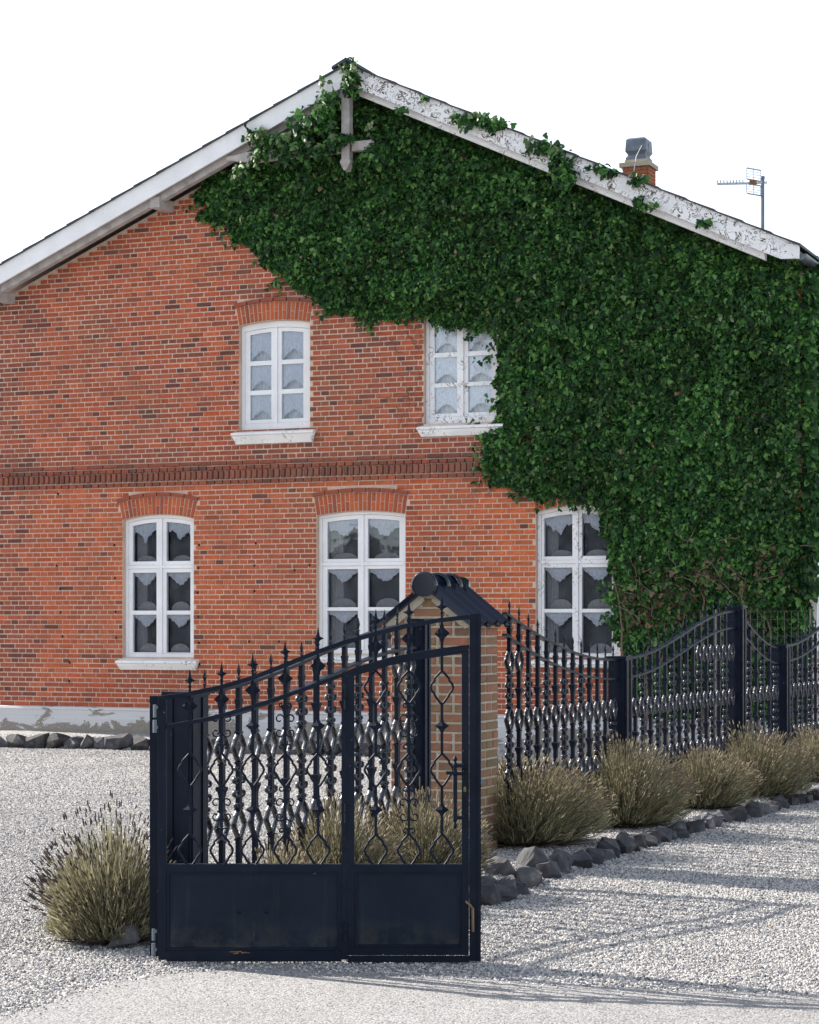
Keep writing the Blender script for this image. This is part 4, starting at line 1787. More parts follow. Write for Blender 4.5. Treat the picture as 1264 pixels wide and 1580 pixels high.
t_p1, t_p2, t_p3 = ft(957), ft(1137), ft(1205)
right_f = fence_root('iron_fence', 0, 'dark blue wrought iron fence running from the brick pillar towards the house')
q1 = lambda f: 1.395 + .37 * (1 - math.sin(PI / 2 * min(1, f * 1.02)) ** .92)
fence_panel(right_f, .02, t_p1 - .07, q1, 13, 1)
fence_post(right_f, t_p1, 1.40, .15)
q2 = lambda f: 1.40 + .40 * (1 - math.cos(PI * f)) / 2
fence_panel(right_f, t_p1 + .08, t_p2 - .07, q2, 16, 1)
fence_post(right_f, t_p2, 1.835, .14)
q3 = lambda f: 1.44 + .33 * (1 - math.sin(PI / 2 * f))
fence_panel(right_f, t_p2 + .08, t_p3 - .07, q3, 6, 0)
fence_post(right_f, t_p3, 1.455, .15)
q4 = lambda f: 1.455 + .38 * (1 - math.cos(PI * f)) / 2
t_p4 = t_p3 + 2.9
fence_panel(right_f, t_p3 + .08, t_p4 - .07, q4, 15, 0)
fence_post(right_f, t_p4, 1.84, .14)

t_c, t_h = ft(290), ft(648)
left_f = fence_root('iron_fence', 0, 'wrought iron fence with mossy end post seen through the open gate')
fence_post(left_f, t_h, 1.70, .105)
lp = fence_post(left_f, t_c - .02, 1.305, .165)
q0 = lambda f: 1.315 + .375 * (1 - math.cos(PI * (f * .93 + .03))) / 2
fence_panel(left_f, t_c + .08, t_h - .06, q0, 15, 1, .156)

# ------------------------------------------------------------------ the gate
GS = 310.0
GY_ = F / GS
gpx = lambda x: (x - 632) / GS
gpz = lambda y: EYE - (y - HOR) / GS
GX0 = gpx(245)
gate = empty('iron_gate', (GX0, GY_, 0), 0)
tag(gate, 'open dark blue wrought iron gate with solid lower panels in front', 'gate')
LX = lambda x: gpx(x) - GX0
TOP = [(246, 1074.5), (290, 1068), (342, 1057), (390, 1043), (437, 1024.5), (490, 1003), (532, 988), (580, 975), (627, 963), (675, 954.5), (727, 949)]
SEC = [(256, 1118.5), (318.6, 1107), (356.6, 1097), (413.6, 1080), (466, 1062), (525, 1039.5), (551, 1029), (603, 1014), (651, 1004.5), (712, 996), (724, 995)]


def yat(P, x):
    if x <= P[0][0]: return P[0][1]
    for (x0, y0), (x1, y1) in zip(P, P[1:]):
        if x <= x1: return y0 + (y1 - y0) * (x - x0) / (x1 - x0)
    return P[-1][1]


def gbox(mb, x0, x1, y0, y1, d0=-.02, d1=.02):
    mb.box(LX(x0), LX(x1), d0, d1, gpz(y1), gpz(y0))


fr = MB()
gbox(fr, 245, 257, 1074, 1480)
gbox(fr, 724.5, 742, 947, 1482)
gbox(fr, 737, 741, 948, 1482, -.028, -.0205)
fr.strip([(LX(x), 0, gpz(y + 3)) for x, y in TOP if x < 724] + [(LX(724), 0, gpz(952))], .022, .044)
fr.strip([(LX(x), 0, gpz(y + 3)) for x, y in SEC], .020, .040)
gbox(fr, 257.3, 527, 1333, 1345)
gbox(fr, 257.3, 527, 1466, 1483)
gbox(fr, 527.2, 536, 1043, 1480)
gbox(fr, 536.3, 724.2, 1475.5, 1484)
# moulded edge round the lower panel
for (a, b_, c, d_) in ((257.3, 262, 1345.3, 1465.7), (521.5, 527, 1345.3, 1465.7), (262.2, 521.3, 1345.3, 1348.5), (262.2, 521.3, 1462, 1465.7)):
    gbox(fr, a, b_, c, d_, -.016, .016)
fr.build('frame', M['iron'], gate)
pn = MB()
gbox(pn, 262.2, 391.5, 1348.7, 1461.8, -.008, .008)
gbox(pn, 391.9, 521.3, 1348.7, 1461.8, -.0072, .008)
pn.build('lower_panel', M['panel'], gate)
# hinges
for (x, y0, y1) in ((240, 1087, 1130), (238, 1432, 1472)):
    hg = MB()
    xx = LX(x)
    hg.tube([(xx, -.03, gpz(y0)), (xx, -.03, gpz((y0 + y1) / 2 - 2))], .009, 8)
    hg.tube([(xx, -.03, gpz((y0 + y1) / 2 + 2)), (xx, -.03, gpz(y1))], .011, 8)
    gbox(hg, x - 1, x + 5, y0 + 2, y0 + 6, -.035, -.0205)
    gbox(hg, x - 1, x + 5, y1 - 10, y1 - 6, -.035, -.0205)
    hg.build('hinge', M['zinc'], gate)
GL = (gpz(1061), gpz(1188.5), gpz(1313))
GM = (gpz(1120), gpz(1249.5))
GATE_BARS = [(293, 'A'), (342, 'B'), (390, 'A'), (440, 'B'), (491, 'A')]


def gate_bar(x, kind, parent, top_part):
    zt1, zt2 = gpz(yat(TOP, x)), gpz(yat(SEC, x))
    zl = [c for c in GL if c + .09 < zt2 + .01]
    mb = iron_bar(kind, zt2 - .01, gpz(1333), .014, .014, .011, .014, GL, GM, zt2, False)
    ob = mb.build('baluster', M['iron'], parent)
    ob.location = (LX(x), 0, 0)
    up = MB()
    up.box(-.007, .007, -.007, .007, zt2 - .005, zt1 - .03)
    big = .046 if x > 420 else .040
    star(up, 0, zt2 + (zt1 - zt2) * .50, .040, .070, .020)
    star(up, 0, zt2 + (zt1 - zt2) * .50, .022, .036, .026)
    spear(up, zt1 - .012, .125, True)
    o2 = up.build('finial', M['iron'], top_part)
    o2.location = (LX(x), 0, 0)
    return ob


for x, kd in GATE_BARS: gate_bar(x, kd, gate, gate)

rs = MB()
for kq in range(7):
    a = random.uniform(0, 6.28)
    xx, zz = LX(372) + random.gauss(0, .012), gpz(1468) + random.gauss(0, .005)
    rs.strip([(xx, -.0215, zz), (xx + .02 * math.cos(a), -.023, zz + .006 * math.sin(a)), (xx + .035 * math.cos(a), -.0215, zz + .008 * math.sin(a))], .004, .003)
rs.build('rust_scar', M['rust'], gate, kind='stuff')
for x in (369, 411):
    mk = MB(); mk.lathe([(.010, -.002), (.014, .0), (.004, .004)], 0, 0, 10)
    ob = mk.build('plug', M['iron'], gate)
    ob.location = (LX(x), -.0085, gpz(1406)); ob.rotation_euler = (PI / 2, 0, 0)

# wicket door in the right third of the gate
wk = MB()
gbox(wk, 536.1, 547, 1040, 1473, -.022, .018)
gbox(wk, 712.5, 723.5, 1004, 1473, -.022, .018)
wk.strip([(LX(x), -.002, gpz(yat(SEC, x) + 9.5)) for x in (537.5, 551, 577, 603, 627, 651, 680, 712, 723)], .020, .036)
gbox(wk, 547.2, 712.3, 1333, 1345, -.022, .018)
gbox(wk, 547.2, 712.3, 1461, 1473, -.022, .018)
for (a, b_, c, d_) in ((547.2, 551.5, 1345.3, 1460.7), (708, 712.3, 1345.3, 1460.7), (551.7, 707.8, 1345.3, 1348.5), (551.7, 707.8, 1457, 1460.7)):
    gbox(wk, a, b_, c, d_, -.018, .014)
wicket = wk.build('wicket_door', M['iron'], gate)
pn = MB(); gbox(pn, 551.7, 707.8, 1348.7, 1456.8, -.010, .008)
pn.build('lower_panel', M['panel'], wicket)
for x, kd in ((580, 'A'), (631, 'B'), (682, 'A')): gate_bar(x, kd, wicket, gate)
for y in (1078, 1253, 1436):
    hg = MB(); xx = LX(533.5)
    hg.tube([(xx, -.032, gpz(y - 14)), (xx, -.032, gpz(y - 1))], .008, 8)
    hg.tube([(xx, -.032, gpz(y + 1)), (xx, -.032, gpz(y + 16))], .009, 8)
    hg.build('hinge', M['iron'], wicket)
# pull handle, lever and lock
hd = MB()
xx = LX(702)
hd.lathe([(.004, gpz(1277)), (.012, gpz(1273)), (.006, gpz(1267)), (.012, gpz(1263)), (.011, gpz(1245)), (.009, gpz(1238)), (.011, gpz(1234)), (.011, gpz(1196)), (.013, gpz(1193)), (.010, gpz(1186)), (.011, gpz(1178)), (.006, gpz(1174)), (.012, gpz(1170)), (.004, gpz(1165))], xx, -.065, 10)
hd.box(xx + .005, LX(716), -.062, -.023, gpz(1183), gpz(1178))
hd.box(xx + .005, LX(716), -.062, -.023, gpz(1263), gpz(1258))
hd.build('pull_handle', M['iron'], wicket, smooth=False)
lv = MB()
lv.tube([(LX(717), -.03, gpz(1188)), (LX(717), -.085, gpz(1190)), (LX(712), -.085, gpz(1192)), (LX(704), -.085, gpz(1191.5)), (LX(688), -.085, gpz(1190.5))], .009, 8)
lv.build('lever', M['iron'], wicket)
lk = MB()
lk.prism([(LX(713), gpz(1228)), (LX(721), gpz(1228)), (LX(722), gpz(1205)), (LX(721), gpz(1184)), (LX(713), gpz(1184)), (LX(712.6), gpz(1205))], -.030, -.0225)
lk.build('lock_plate', M['iron'], wicket, fix=True)
ky = MB(); ky.lathe([(.007, gpz(1221)), (.008, gpz(1218)), (.006, gpz(1213))], LX(717), -.034, 8); ky.build('keyhole', M['brass'], wicket)
db = MB()
db.tube([(LX(719), -.03, gpz(1390)), (LX(724), -.045, gpz(1394)), (LX(729), -.045, gpz(1400)), (LX(729.5), -.04, gpz(1436))], .0075, 8)
db.build('drop_bolt', M['brass'], gate)

# post that carries the gate
gp = MB()
px0, px1 = (231 - 632) / 304.0, (243.5 - 632) / 304.0
gp.box(0, px1 - px0, 0, .05, 0, EYE - (1074 - HOR) / 304.0)
gpo = gp.build('gate_post', M['iron'])
gpo.location = (px0, F / 304.0, 0)
tag(gpo, 'narrow dark steel post at the left edge carrying the gate hinges', 'gate post')


# ------------------------------------------------------------------ ivy
ivy = empty('ivy', (0, Y0, 0), -TH)
tag(ivy, 'dense dark green ivy covering the right half of the brick gable', 'ivy')

LEAF2 = np.array([(0, 0), (-.30, .10), (-.52, -.08), (-.30, -.34), (-.30, -.62), (0, -1.0), (.30, -.62), (.30, -.34), (.52, -.08), (.30, .10)])
LEAFH = np.array([0.10, 0, -.10, .03, -.08, -.16, -.08, .03, -.10, 0])   # fold along the midrib
LEAF_F = np.array([(0, i, i + 1) for i in range(1, 9)] + [(0, 9, 1)])


def leaf_cloud(name, C, size, mat, parent, out=(0, -1, 0), spread=.65, droop=.45, kind='stuff'):
    """C: n x 3 positions, returns ONE mesh of many leaves"""
    n_ = len(C)
    nrm = np.tile(np.array(out, float), (n_, 1)) + rng.normal(0, spread, (n_, 3)) + np.array([0, 0, droop])
    nrm /= np.linalg.norm(nrm, axis=1, keepdims=True)
    tip = np.array([0, -.15, -1.0]) + rng.normal(0, .55, (n_, 3))       # leaf tips hang
    tip = tip - nrm * np.sum(tip * nrm, 1, keepdims=True)
    tip /= np.linalg.norm(tip, axis=1, keepdims=True)
    sd_ = np.cross(tip, nrm)
    s_ = size * rng.uniform(.45, 1.4, (n_, 1, 1))
    Vv = C[:, None, :] + s_ * (LEAF2[None, :, 0:1] * sd_[:, None, :] - LEAF2[None, :, 1:2] * tip[:, None, :] + LEAFH[None, :, None] * nrm[:, None, :])
    k_ = len(LEAF2)
    Ff = (LEAF_F[None, :, :] + (np.arange(n_) * k_)[:, None, None]).reshape(-1)
    return np_mesh(name, Vv.reshape(-1, 3), Ff, 3, mat, parent, kind)


def vnoise(u, z, s, o):
    return np.array([noise.noise(Vector((a * s, b_ * s, o))) for a, b_ in zip(u, z)])


def ivy_depth(u, z):
    d = .17 + .10 * vnoise(u, z, 1.1, 3.3) + .13 * vnoise(u, z, 2.7, 8.1) + .11 * vnoise(u, z, 6.5, 1.7)
    return d


u0, u1 = IVA[:, 0].min(), IVA[:, 0].max()
z0, z1 = IVA[:, 1].min(), IVA[:, 1].max()
NS = 205000
pu = rng.uniform(u0 - .05, u1, NS); pz = rng.uniform(max(0, z0), z1 + .05, NS)
# ragged outline
jit = .07
ju = pu + .16 * vnoise(pu, pz, 3.0, 21) + .08 * vnoise(pu, pz, 9.0, 25)
jz = pz + .12 * vnoise(pu, pz, 3.2, 31) + .07 * vnoise(pu, pz, 10.0, 35)
ok = in_poly(IVY, ju, jz)
pu, pz = pu[ok], pz[ok]
ed = poly_dist(IVY, pu, pz)
keep = pu < UCR + .25
pu, pz, ed = pu[keep], pz[keep], ed[keep]
dep = np.clip(ivy_depth(pu, pz), .05, .42) * np.clip(ed / .28, .30, 1)
# keep the mat under the barge boards, let it bulge over the corner
rz_ = np.array([roof_z(a) for a in pu])
okr = pz < rz_ - .05
pu, pz, ed, dep, rz_ = pu[okr], pz[okr], ed[okr], dep[okr], rz_[okr]
near_roof = (rz_ - pz) < .30
dep = np.where(near_roof, np.minimum(dep, .30), dep)
layer = rng.uniform(0, 1, len(pu)) ** 1.6
vv = -dep * (1 - .75 * layer) - .01
C = np.stack([pu, vv, pz], 1)
# wrap the corner
wrap = pu > UCR
C[wrap, 1] += .25
# thin, dead patches low on the right
dead = np.zeros(len(pu), bool)
for (x, y, r) in ((1010, 925, .42), (1060, 905, .35), (1100, 880, .28), (985, 950, .3), (1185, 870, .22), (1150, 905, .22), (835, 615, .12), (1030, 600, .07), (1170, 640, .1), (1065, 670, .07)):
    a, b_ = wl(x, y, -.15)
    dd = np.hypot(pu - a, pz - b_) / r
    dead |= (dd < 1) & (rng.uniform(0, 1, len(pu)) < .5 * (1 - dd * .6))
far_out = vv < -dep * .86
live = C[~dead]
leaf_cloud('foliage', live, .057, M['ivy'], ivy, spread=.85)
dc = C[dead][::3]
leaf_cloud('dead_foliage', dc, .06, M['ivy_dead'], ivy, spread=.9)
print('ivy leaves', len(live))

# short runners that creep out over the brick
rn = []
for kq in range(150):
    i_ = random.randrange(len(IVY))
    (xa, ya), (xb, yb) = IVY[i_ - 1], IVY[i_]
    f = random.random()
    x_, y_ = xa + (xb - xa) * f, ya + (yb - ya) * f
    if x_ > UCR - .3 or roof_z(x_) - y_ < .5: continue
    ang = random.uniform(PI * .75, PI * 1.6)
    for s_ in range(random.randint(4, 12)):
        rn.append((x_ + random.gauss(0, .02), -.04 + random.uniform(-.03, .015), y_ + random.gauss(0, .02)))
        x_ += .028 * math.cos(ang); y_ += .028 * math.sin(ang); ang += random.uniform(-.4, .4)
leaf_cloud('runner_foliage', np.array(rn), .052, M['ivy'], ivy, spread=.5)

# leaves that went over the corner, and sprigs over the roof edge and peak
n_ = 5200
cz_ = rng.uniform(2.7, wall_top(UCR) - .02, n_)
cv_2 = np.abs(rng.normal(0, .28, n_))
cu2 = UCR + .04 + .26 * rng.uniform(0, 1, n_) * (.5 + .5 * vnoise(cv_2 * 3, cz_, 1.5, 4))
leaf_cloud('corner_foliage', np.stack([cu2, cv_2 - .1, cz_], 1), .088, M['ivy'], ivy, out=(.7, -.7, 0))
n_ = 1500
cz_ = rng.uniform(.1, 2.7, n_)
leaf_cloud('corner_foliage', np.stack([UCR + .02 + .16 * rng.uniform(0, 1, n_) - .10 * (cz_ < 2), rng.uniform(-.15, .15, n_), cz_], 1), .085, M['ivy'], ivy, out=(.7, -.7, 0))

SPRIG = [(470, 232, 22, 10, 120), (500, 230, 18, 10, 90), (515, 218, 9, 12, 70), (572, 236, 12, 10, 60), (580, 245, 14, 10, 60), (535, 212, 12, 6, 50), (400, 240, 18, 10, 90), (620, 168, 10, 4, 26), (543, 118, 14, 22, 130), (512, 160, 14, 28, 110), (497, 175, 16, 26, 120), (480, 190, 26, 16, 120), (705, 178, 10, 6, 30), (730, 184, 22, 8, 110), (765, 190, 20, 8, 110), (655, 152, 6, 4, 20), (835, 228, 18, 9, 90), (858, 240, 16, 16, 120), (868, 262, 18, 22, 130),
         (925, 258, 9, 5, 34), (942, 265, 10, 5, 34), (985, 275, 12, 7, 50), (392, 208, 18, 10, 90), (420, 215, 20, 12, 90), (460, 205, 20, 24, 140), (440, 232, 26, 14, 100), (545, 142, 9, 10, 40), (370, 262, 10, 8, 40), (880, 275, 14, 10, 70), (1000, 318, 12, 6, 36), (1085, 345, 8, 5, 24), (985, 310, 8, 5, 30)]
sp = []
for (x, y, rx, ry, n_) in SPRIG:
    u, z = wl(x, y, BV - .06)
    sc = 1 / 118.0
    for _ in range(int(n_ * .75)):
        sp.append((u + random.gauss(0, rx * sc * .55), BV - .03 + random.uniform(-.10, .03), z + random.gauss(0, ry * sc * .55)))
leaf_cloud('sprig_foliage', np.array(sp), .075, M['ivy'], ivy, spread=.8)

# single pale young leaves that stand out of the mat
leaf_me = []
for kq in range(4):
    mb = MB()
    mb.add([(p[0] * .066, -hh * .066 * (1 + kq * .3), p[1] * .066) for p, hh in zip(LEAF2, LEAFH)], [tuple(f) for f in LEAF_F])
    leaf_me.append(mb.mesh('leaf', M['ivy_pale']))
PALE_SP = [(383, 258, 10), (400, 250, 6), (437, 225, 10), (447, 212, 8), (478, 218, 8), (482, 190, 8), (498, 165, 8), (505, 130, 8), (537, 110, 8), (550, 105, 8), (370, 265, 8), (460, 230, 8), (520, 215, 5), (575, 195, 5), (410, 205, 8), (395, 215, 6), (865, 230, 5), (740, 180, 6), (820, 222, 5)]
nl = 0
for (x, y, r) in PALE_SP:
    u, z = wl(x, y, BV - .02)
    for _ in range(7):
        ob = link(bpy.data.objects.new('leaf', random.choice(leaf_me)), ivy)
        ob.location = (u + random.gauss(0, r * .55 / 118), BV - .11 + random.uniform(-.08, .05), z + random.gauss(0, r * .7 / 118))
        ob.rotation_euler = (random.uniform(-.9, .5), random.uniform(-1.2, 1.2), random.uniform(-.7, .7))
        nl += 1
for kq in range(135):
    idx = random.randrange(len(live))
    if not far_out[~dead][idx]: continue
    ob = link(bpy.data.objects.new('leaf', random.choice(leaf_me)), ivy)
    ob.location = tuple(live[idx] + np.array([0, -.03, 0]))
    ob.rotation_euler = (random.uniform(-.9, .3), random.uniform(-.8, .8), random.uniform(-.5, .5))
    nl += 1

# bare stems and tendrils
sm = MB()


def tendril(P, r0, r1):
    Q = []
    for (p, q) in zip(P, P[1:]):
        for f in np.linspace(0, 1, 6, endpoint=False):
            Q.append(Vector(p).lerp(Vector(q), f))
    Q.append(Vector(P[-1]))
    Q = [c + Vector((.012 * noise.noise(c * 7), 0, .012 * noise.noise(c * 7 + Vector((9, 0, 0))))) for c in Q]
    sm.tube(Q, r0, 4, r1)


def tp(x, y, v): u, z = wl(x, y, v); return (u, v, z)


rr_ = random.Random(5)
for kq in range(46):         # runners left on the brick between the upper windows
    y = rr_.uniform(500, 680)
    x = 655 - abs(rr_.gauss(0, 26))
    if y < 560 and rr_.random() < .5: x = rr_.uniform(585, 650)
    L = rr_.uniform(8, 26); a = rr_.uniform(.2, 1.2) * (1 if rr_.random() < .7 else -1)
    P = [tp(x, y, -.016)]
    for s in range(3):
        x -= L / 3 * math.cos(a); y -= L / 3 * math.sin(a); a += rr_.uniform(-.5, .5)
        P.append(tp(x, y, -.016))
    tendril(P, .0038, .002)
for kq in range(22):
    x, y = rr_.uniform(735, 835), rr_.uniform(738, 768)
    P = [tp(x, y, -.018), tp(x - rr_.uniform(3, 9), y + rr_.uniform(-6, 8), -.018), tp(x - rr_.uniform(8, 20), y + rr_.uniform(-2, 14), -.018)]
    tendril(P, .005, .002)
for kq in range(30):         # woody runners in the thin places
    x, y = rr_.uniform(960, 1225), rr_.uniform(830, 1000)
    P = [tp(x, y, -.20)]
    a = rr_.uniform(.2, 2.9)
    for s in range(3):
        x += 14 * math.cos(a); y -= 12 * math.sin(a); a += rr_.uniform(-.5, .5)
        P.append(tp(x, y, -.22 - rr_.uniform(-.08, .06)))
    tendril(P, .006, .003)
for x in range(975, 1215, 22):
    P = [tp(x, 1130, -.12)]
    yy, xx = 1130, x
    for s in range(5):
        yy -= 50; xx += rr_.uniform(-16, 16)
        P.append(tp(xx, yy, -.13))
    tendril(P, .018, .008)
for kq in range(26):         # hair roots on the worn window frame
    x, y = rr_.uniform(660, 752), rr_.uniform(500, 652)
    P = [tp(x, y, .06), tp(x + rr_.uniform(-5, 5), y + rr_.uniform(4, 8), .06)]
    tendril(P, .003, .002)
sm.build('stem', M['bark'], ivy, kind='stuff')


# ------------------------------------------------------------------ lavender
def lavender(name, loc, rad, hgt, nst, label, lean=(0, 0), flower=.3, seed=0, head='lav_tan'):
    r = np.random.default_rng(seed)
    root = empty(name, (loc[0], loc[1], loc[2] if len(loc) > 2 else 0))
    tag(root, label, 'lavender', 'lavender bushes along the fence')

    def blades(n_, base, dirv, length, width, bend):
        """n_ ribbons of 3 segments"""
        side = np.cross(dirv, r.normal(0, 1, (n_, 3)))
        side /= np.linalg.norm(side, axis=1, keepdims=True)
        out = []
        for f, wf_ in ((0, 1.0), (.4, .95), (.75, .8), (1.0, .35)):
            p = base + dirv * (length * f)[:, None] + np.array([0, 0, 1.0]) * (bend * f * f)[:, None]
            out.append(p - side * (width * wf_ * .5)[:, None])
            out.append(p + side * (width * wf_ * .5)[:, None])
        Vv = np.stack(out, 1)
        q = np.array([(0, 1, 3, 2), (2, 3, 5, 4), (4, 5, 7, 6)])
        Ff = (q[None] + (np.arange(n_) * 8)[:, None, None]).reshape(-1)
        return Vv.reshape(-1, 3), Ff, p

    def dirs(n_, tmax, tmin=0.0):
        ph = r.uniform(0, 2 * PI, n_)
        th = tmin + (tmax - tmin) * np.sqrt(r.uniform(0, 1, n_))
        d = np.stack([np.sin(th) * np.cos(ph), np.sin(th) * np.sin(ph), np.cos(th)], 1)
        return d, th
    # envelope radius for a stalk at angle th from vertical
    env = lambda th: 1 / np.sqrt((np.sin(th) / rad) ** 2 + (np.cos(th) / hgt) ** 2)
    lump = lambda d: 1 + .16 * np.array([noise.noise(Vector((a * 2.4, b_ * 2.4, c * 2.4 + seed))) for a, b_, c in d])
    # old wood
    n_ = int(nst * .9)
    d, th = dirs(n_, 1.5)
    base = r.normal(0, .06, (n_, 3)) * np.array([1, 1, 0]) * rad * 2
    Vv, Ff, _ = blades(n_, base, d, env(th) * r.uniform(.45, .75, n_), np.full(n_, .009), np.zeros(n_))
    np_mesh('old_wood', Vv, Ff, 4, M['lav_old'], root, 'stuff')
    # leafy shoots
    n_ = int(nst * 4.5)
    d, th = dirs(n_, 1.42)
    L = env(th) * lump(d)
    st_ = r.uniform(.35, .88, n_)
    d2 = d + r.normal(0, .22, (n_, 3)) + np.array([lean[0], lean[1], .25])
    d2 /= np.linalg.norm(d2, axis=1, keepdims=True)
    base = d * (L * st_)[:, None]
    base[:, 2] = np.maximum(base[:, 2], .015)
    Vv, Ff, _ = blades(n_, base, d2, L * r.uniform(.08, .2, n_), r.uniform(.004, .008, n_), r.uniform(0, .03, n_))
    np_mesh('foliage', Vv, Ff, 4, M['lav'], root, 'stuff')
    # flower stalks with dry heads
    n_ = int(nst * flower * 2)
    d, th = dirs(n_, 1.25)
    L = env(th) * lump(d)
    d2 = d + r.normal(0, .08, (n_, 3)) + np.array([lean[0], lean[1], .1])
    d2 /= np.linalg.norm(d2, axis=1, keepdims=True)
    Ls = L * (r.uniform(.85, 1.06, n_) if head == 'lav_tan' else r.uniform(.8, 1.14, n_))
    Vv, Ff, tipp = blades(n_, d * .05, d2, Ls, np.full(n_, .0035), r.uniform(0, .05, n_))
    np_mesh('flower_stalk', Vv, Ff, 4, M['lav'], root, 'stuff')
    hl = r.uniform(.022, .042, n_)
    a_ = np.cross(d2, np.array([.3, .2, .9])); a_ /= np.linalg.norm(a_, axis=1, keepdims=True)
    b2 = np.cross(d2, a_)
    vs = []
    for f, w_ in ((0, .003), (.35, .0048), (.7, .0042), (1, .002)):
        for kq in range(4):
            an = kq * PI / 2
            vs.append(tipp + d2 * (hl * f)[:, None] + (a_ * math.cos(an) + b2 * math.sin(an)) * w_)
    Vv = np.stack(vs, 1)
    q = np.array([(i * 4 + k_, i * 4 + (k_ + 1) % 4, (i + 1) * 4 + (k_ + 1) % 4, (i + 1) * 4 + k_) for i in range(3) for k_ in range(4)])
    Ff = (q[None] + (np.arange(n_) * 16)[:, None, None]).reshape(-1)
    np_mesh('flower_head', Vv.reshape(-1, 3), Ff, 4, M[head], root, 'stuff')
    return root


def lav_at(x, y, wpx, htop, label, seed, nst=1100, lean=(0, 0), flower=.3, z0=0.0, head='lav_tan'):
    X, Y = gnd(x, y, z0)
    s = F / Y
    lavender('lavender_bush', (X, Y, z0), wpx / s / 2, (y - htop) / s, nst, label, lean, flower, seed, head)


lav_at(172, 1452, 215, 1272, 'olive lavender bush with dark flower heads left of the gate post', 1, 1900, (-.08, 0), .19, head='lav_head')
lav_at(802, 1306, 285, 1194, 'lavender bush nearest the right side of the brick pillar', 2, 2300, (.03, 0), .5, .05)
lav_at(960, 1276, 225, 1160, 'tall lavender bush in front of the low fence post nearest the pillar', 3, 1600, (.1, 0), .5, .05)
lav_at(1082, 1250, 190, 1172, 'smaller browner lavender bush in the middle of the right row', 4, 1300, (.1, 0), .5, .05)
lav_at(1165, 1232, 190, 1140, 'pale full lavender bush below the tall fence post', 5, 1400, (.12, 0), .5, .05)
lav_at(1256, 1208, 140, 1138, 'lavender bush cut off by the right edge of the picture', 6, 900, (.1, 0), .5, .05)
lav_at(652, 1378, 190, 1246, 'lavender bush seen through the wicket door before the pillar', 7, 1500, (.12, 0), .5, .0)
lav_at(520, 1398, 200, 1256, 'lavender bush seen through the left gate bars', 8, 1500, (.12, 0), .5, .0)
lav_at(430, 1425, 130, 1318, 'low lavender bush hidden mostly by the lower gate panel', 9, 700, (.12, 0), .4, .0)

# ------------------------------------------------------------------ across the street to the left: what the panes mirror
def mirrored(px, dist):
    a = (px - 632) / F
    u = wl(px, 900)[0]
    P = Vector((u * CT, Y0 - u * ST))
    d = Vector((a, 1)).normalized()
    nrm = Vector((-ST, -CT))
    r_ = d - 2 * d.dot(nrm) * nrm
    return P + r_ * dist, r_


hc, hd_ = mirrored(559, 45)
nh = empty('neighbour_house', (hc.x, hc.y, 0), math.atan2(-hd_.x, hd_.y) + PI)
tag(nh, 'low brown gabled house across the street, mirrored in the middle ground floor window', 'house')
M['brown_wall'] = mat_simple('brown_wall', (0.20, 0.15, 0.12), 0.9, 3, 0.25, 0.2)
mb = MB(); mb.prism([(-4, 0), (4, 0), (4, 2.1), (0, 4.75), (-4, 2.1)], -9, 0); mb.build('wall', M['brown_wall'], nh, fix=True)
for sg in (-1, 1):
    mb = MB(); mb.prism([(sg * -.05, 4.92), (sg * 4.5, 1.92), (sg * 4.5, 1.78), (sg * -.05, 4.78)], -9.4, .4); mb.build('roof_slope', M['rooftile'], nh, fix=True)
for x in (-2.3, .9):
    mb = MB(); mb.box(x, x + 1.3, .01, .06, .9, 1.9); wn_ = mb.build('window', M['white'], nh)
    mb = MB(); mb.box(x + .1, x + 1.2, .062, .07, 1.0, 1.8); mb.build('pane', M['dark'], wn_)
h0, h1 = mirrored(150, 31)[0], mirrored(1010, 31)[0]
n_ = 15000
f_ = rng.uniform(-.12, 1.12, n_)
hx, hy = h0.x + (h1.x - h0.x) * f_, h0.y + (h1.y - h0.y) * f_
hp = np.stack([hx + rng.normal(0, .35, n_), hy + rng.normal(0, .35, n_), (2.85 + .25 * np.sin(f_ * 37) + .15 * np.sin(f_ * 91)) * np.sqrt(rng.uniform(0, 1, n_))], 1)
hedge = leaf_cloud('hedge', hp, .34, M['far_leaf'], None, out=(.6, .7, 0), spread=.8)  # unseen hedge, added so the lower panes reflect something dark
tag(hedge, 'unseen dark hedge added across the street to darken the lower window panes', 'hedge')
for k_, (px, dist, hgt, rad, lb) in enumerate(((235, 38, 6.2, 2.2, 'unseen round dark tree added across the street for the leftmost window to mirror'), (905, 41, 6.6, 2.4, 'unseen round dark tree added across the street for the window beside the ivy to mirror'), (640, 39, 4.3, 1.1, 'small dark tree across the street beside the low brown house'))):
    c_ = mirrored(px, dist)[0]  # the two round trees are unseen, added to darken the pane reflections
    tr = empty('tree', (c_.x, c_.y, 0))
    tag(tr, lb, 'tree')
    mb = MB(); mb.tube([(0, 0, 0), (.05, .1, hgt * .4), (0, .1, hgt * .8)], .16, 8, .05); mb.build('trunk', M['bark'], tr)
    n_ = 3200
    v_ = rng.normal(0, 1, (n_, 3)); v_ /= np.linalg.norm(v_, axis=1, keepdims=True)
    v_ *= (rng.uniform(.25, 1, (n_, 1)) ** .5) * rad
    lump = np.array([1 + .35 * noise.noise(Vector(tuple(q * .9)) + Vector((k_ * 9, 0, 0))) for q in v_])[:, None]
    leaf_cloud('crown', v_ * lump * np.array([1, 1, 1.15]) + np.array([0, 0, hgt - rad]), .34, M['far_leaf'], tr, out=(0, 0, .3), spread=1)

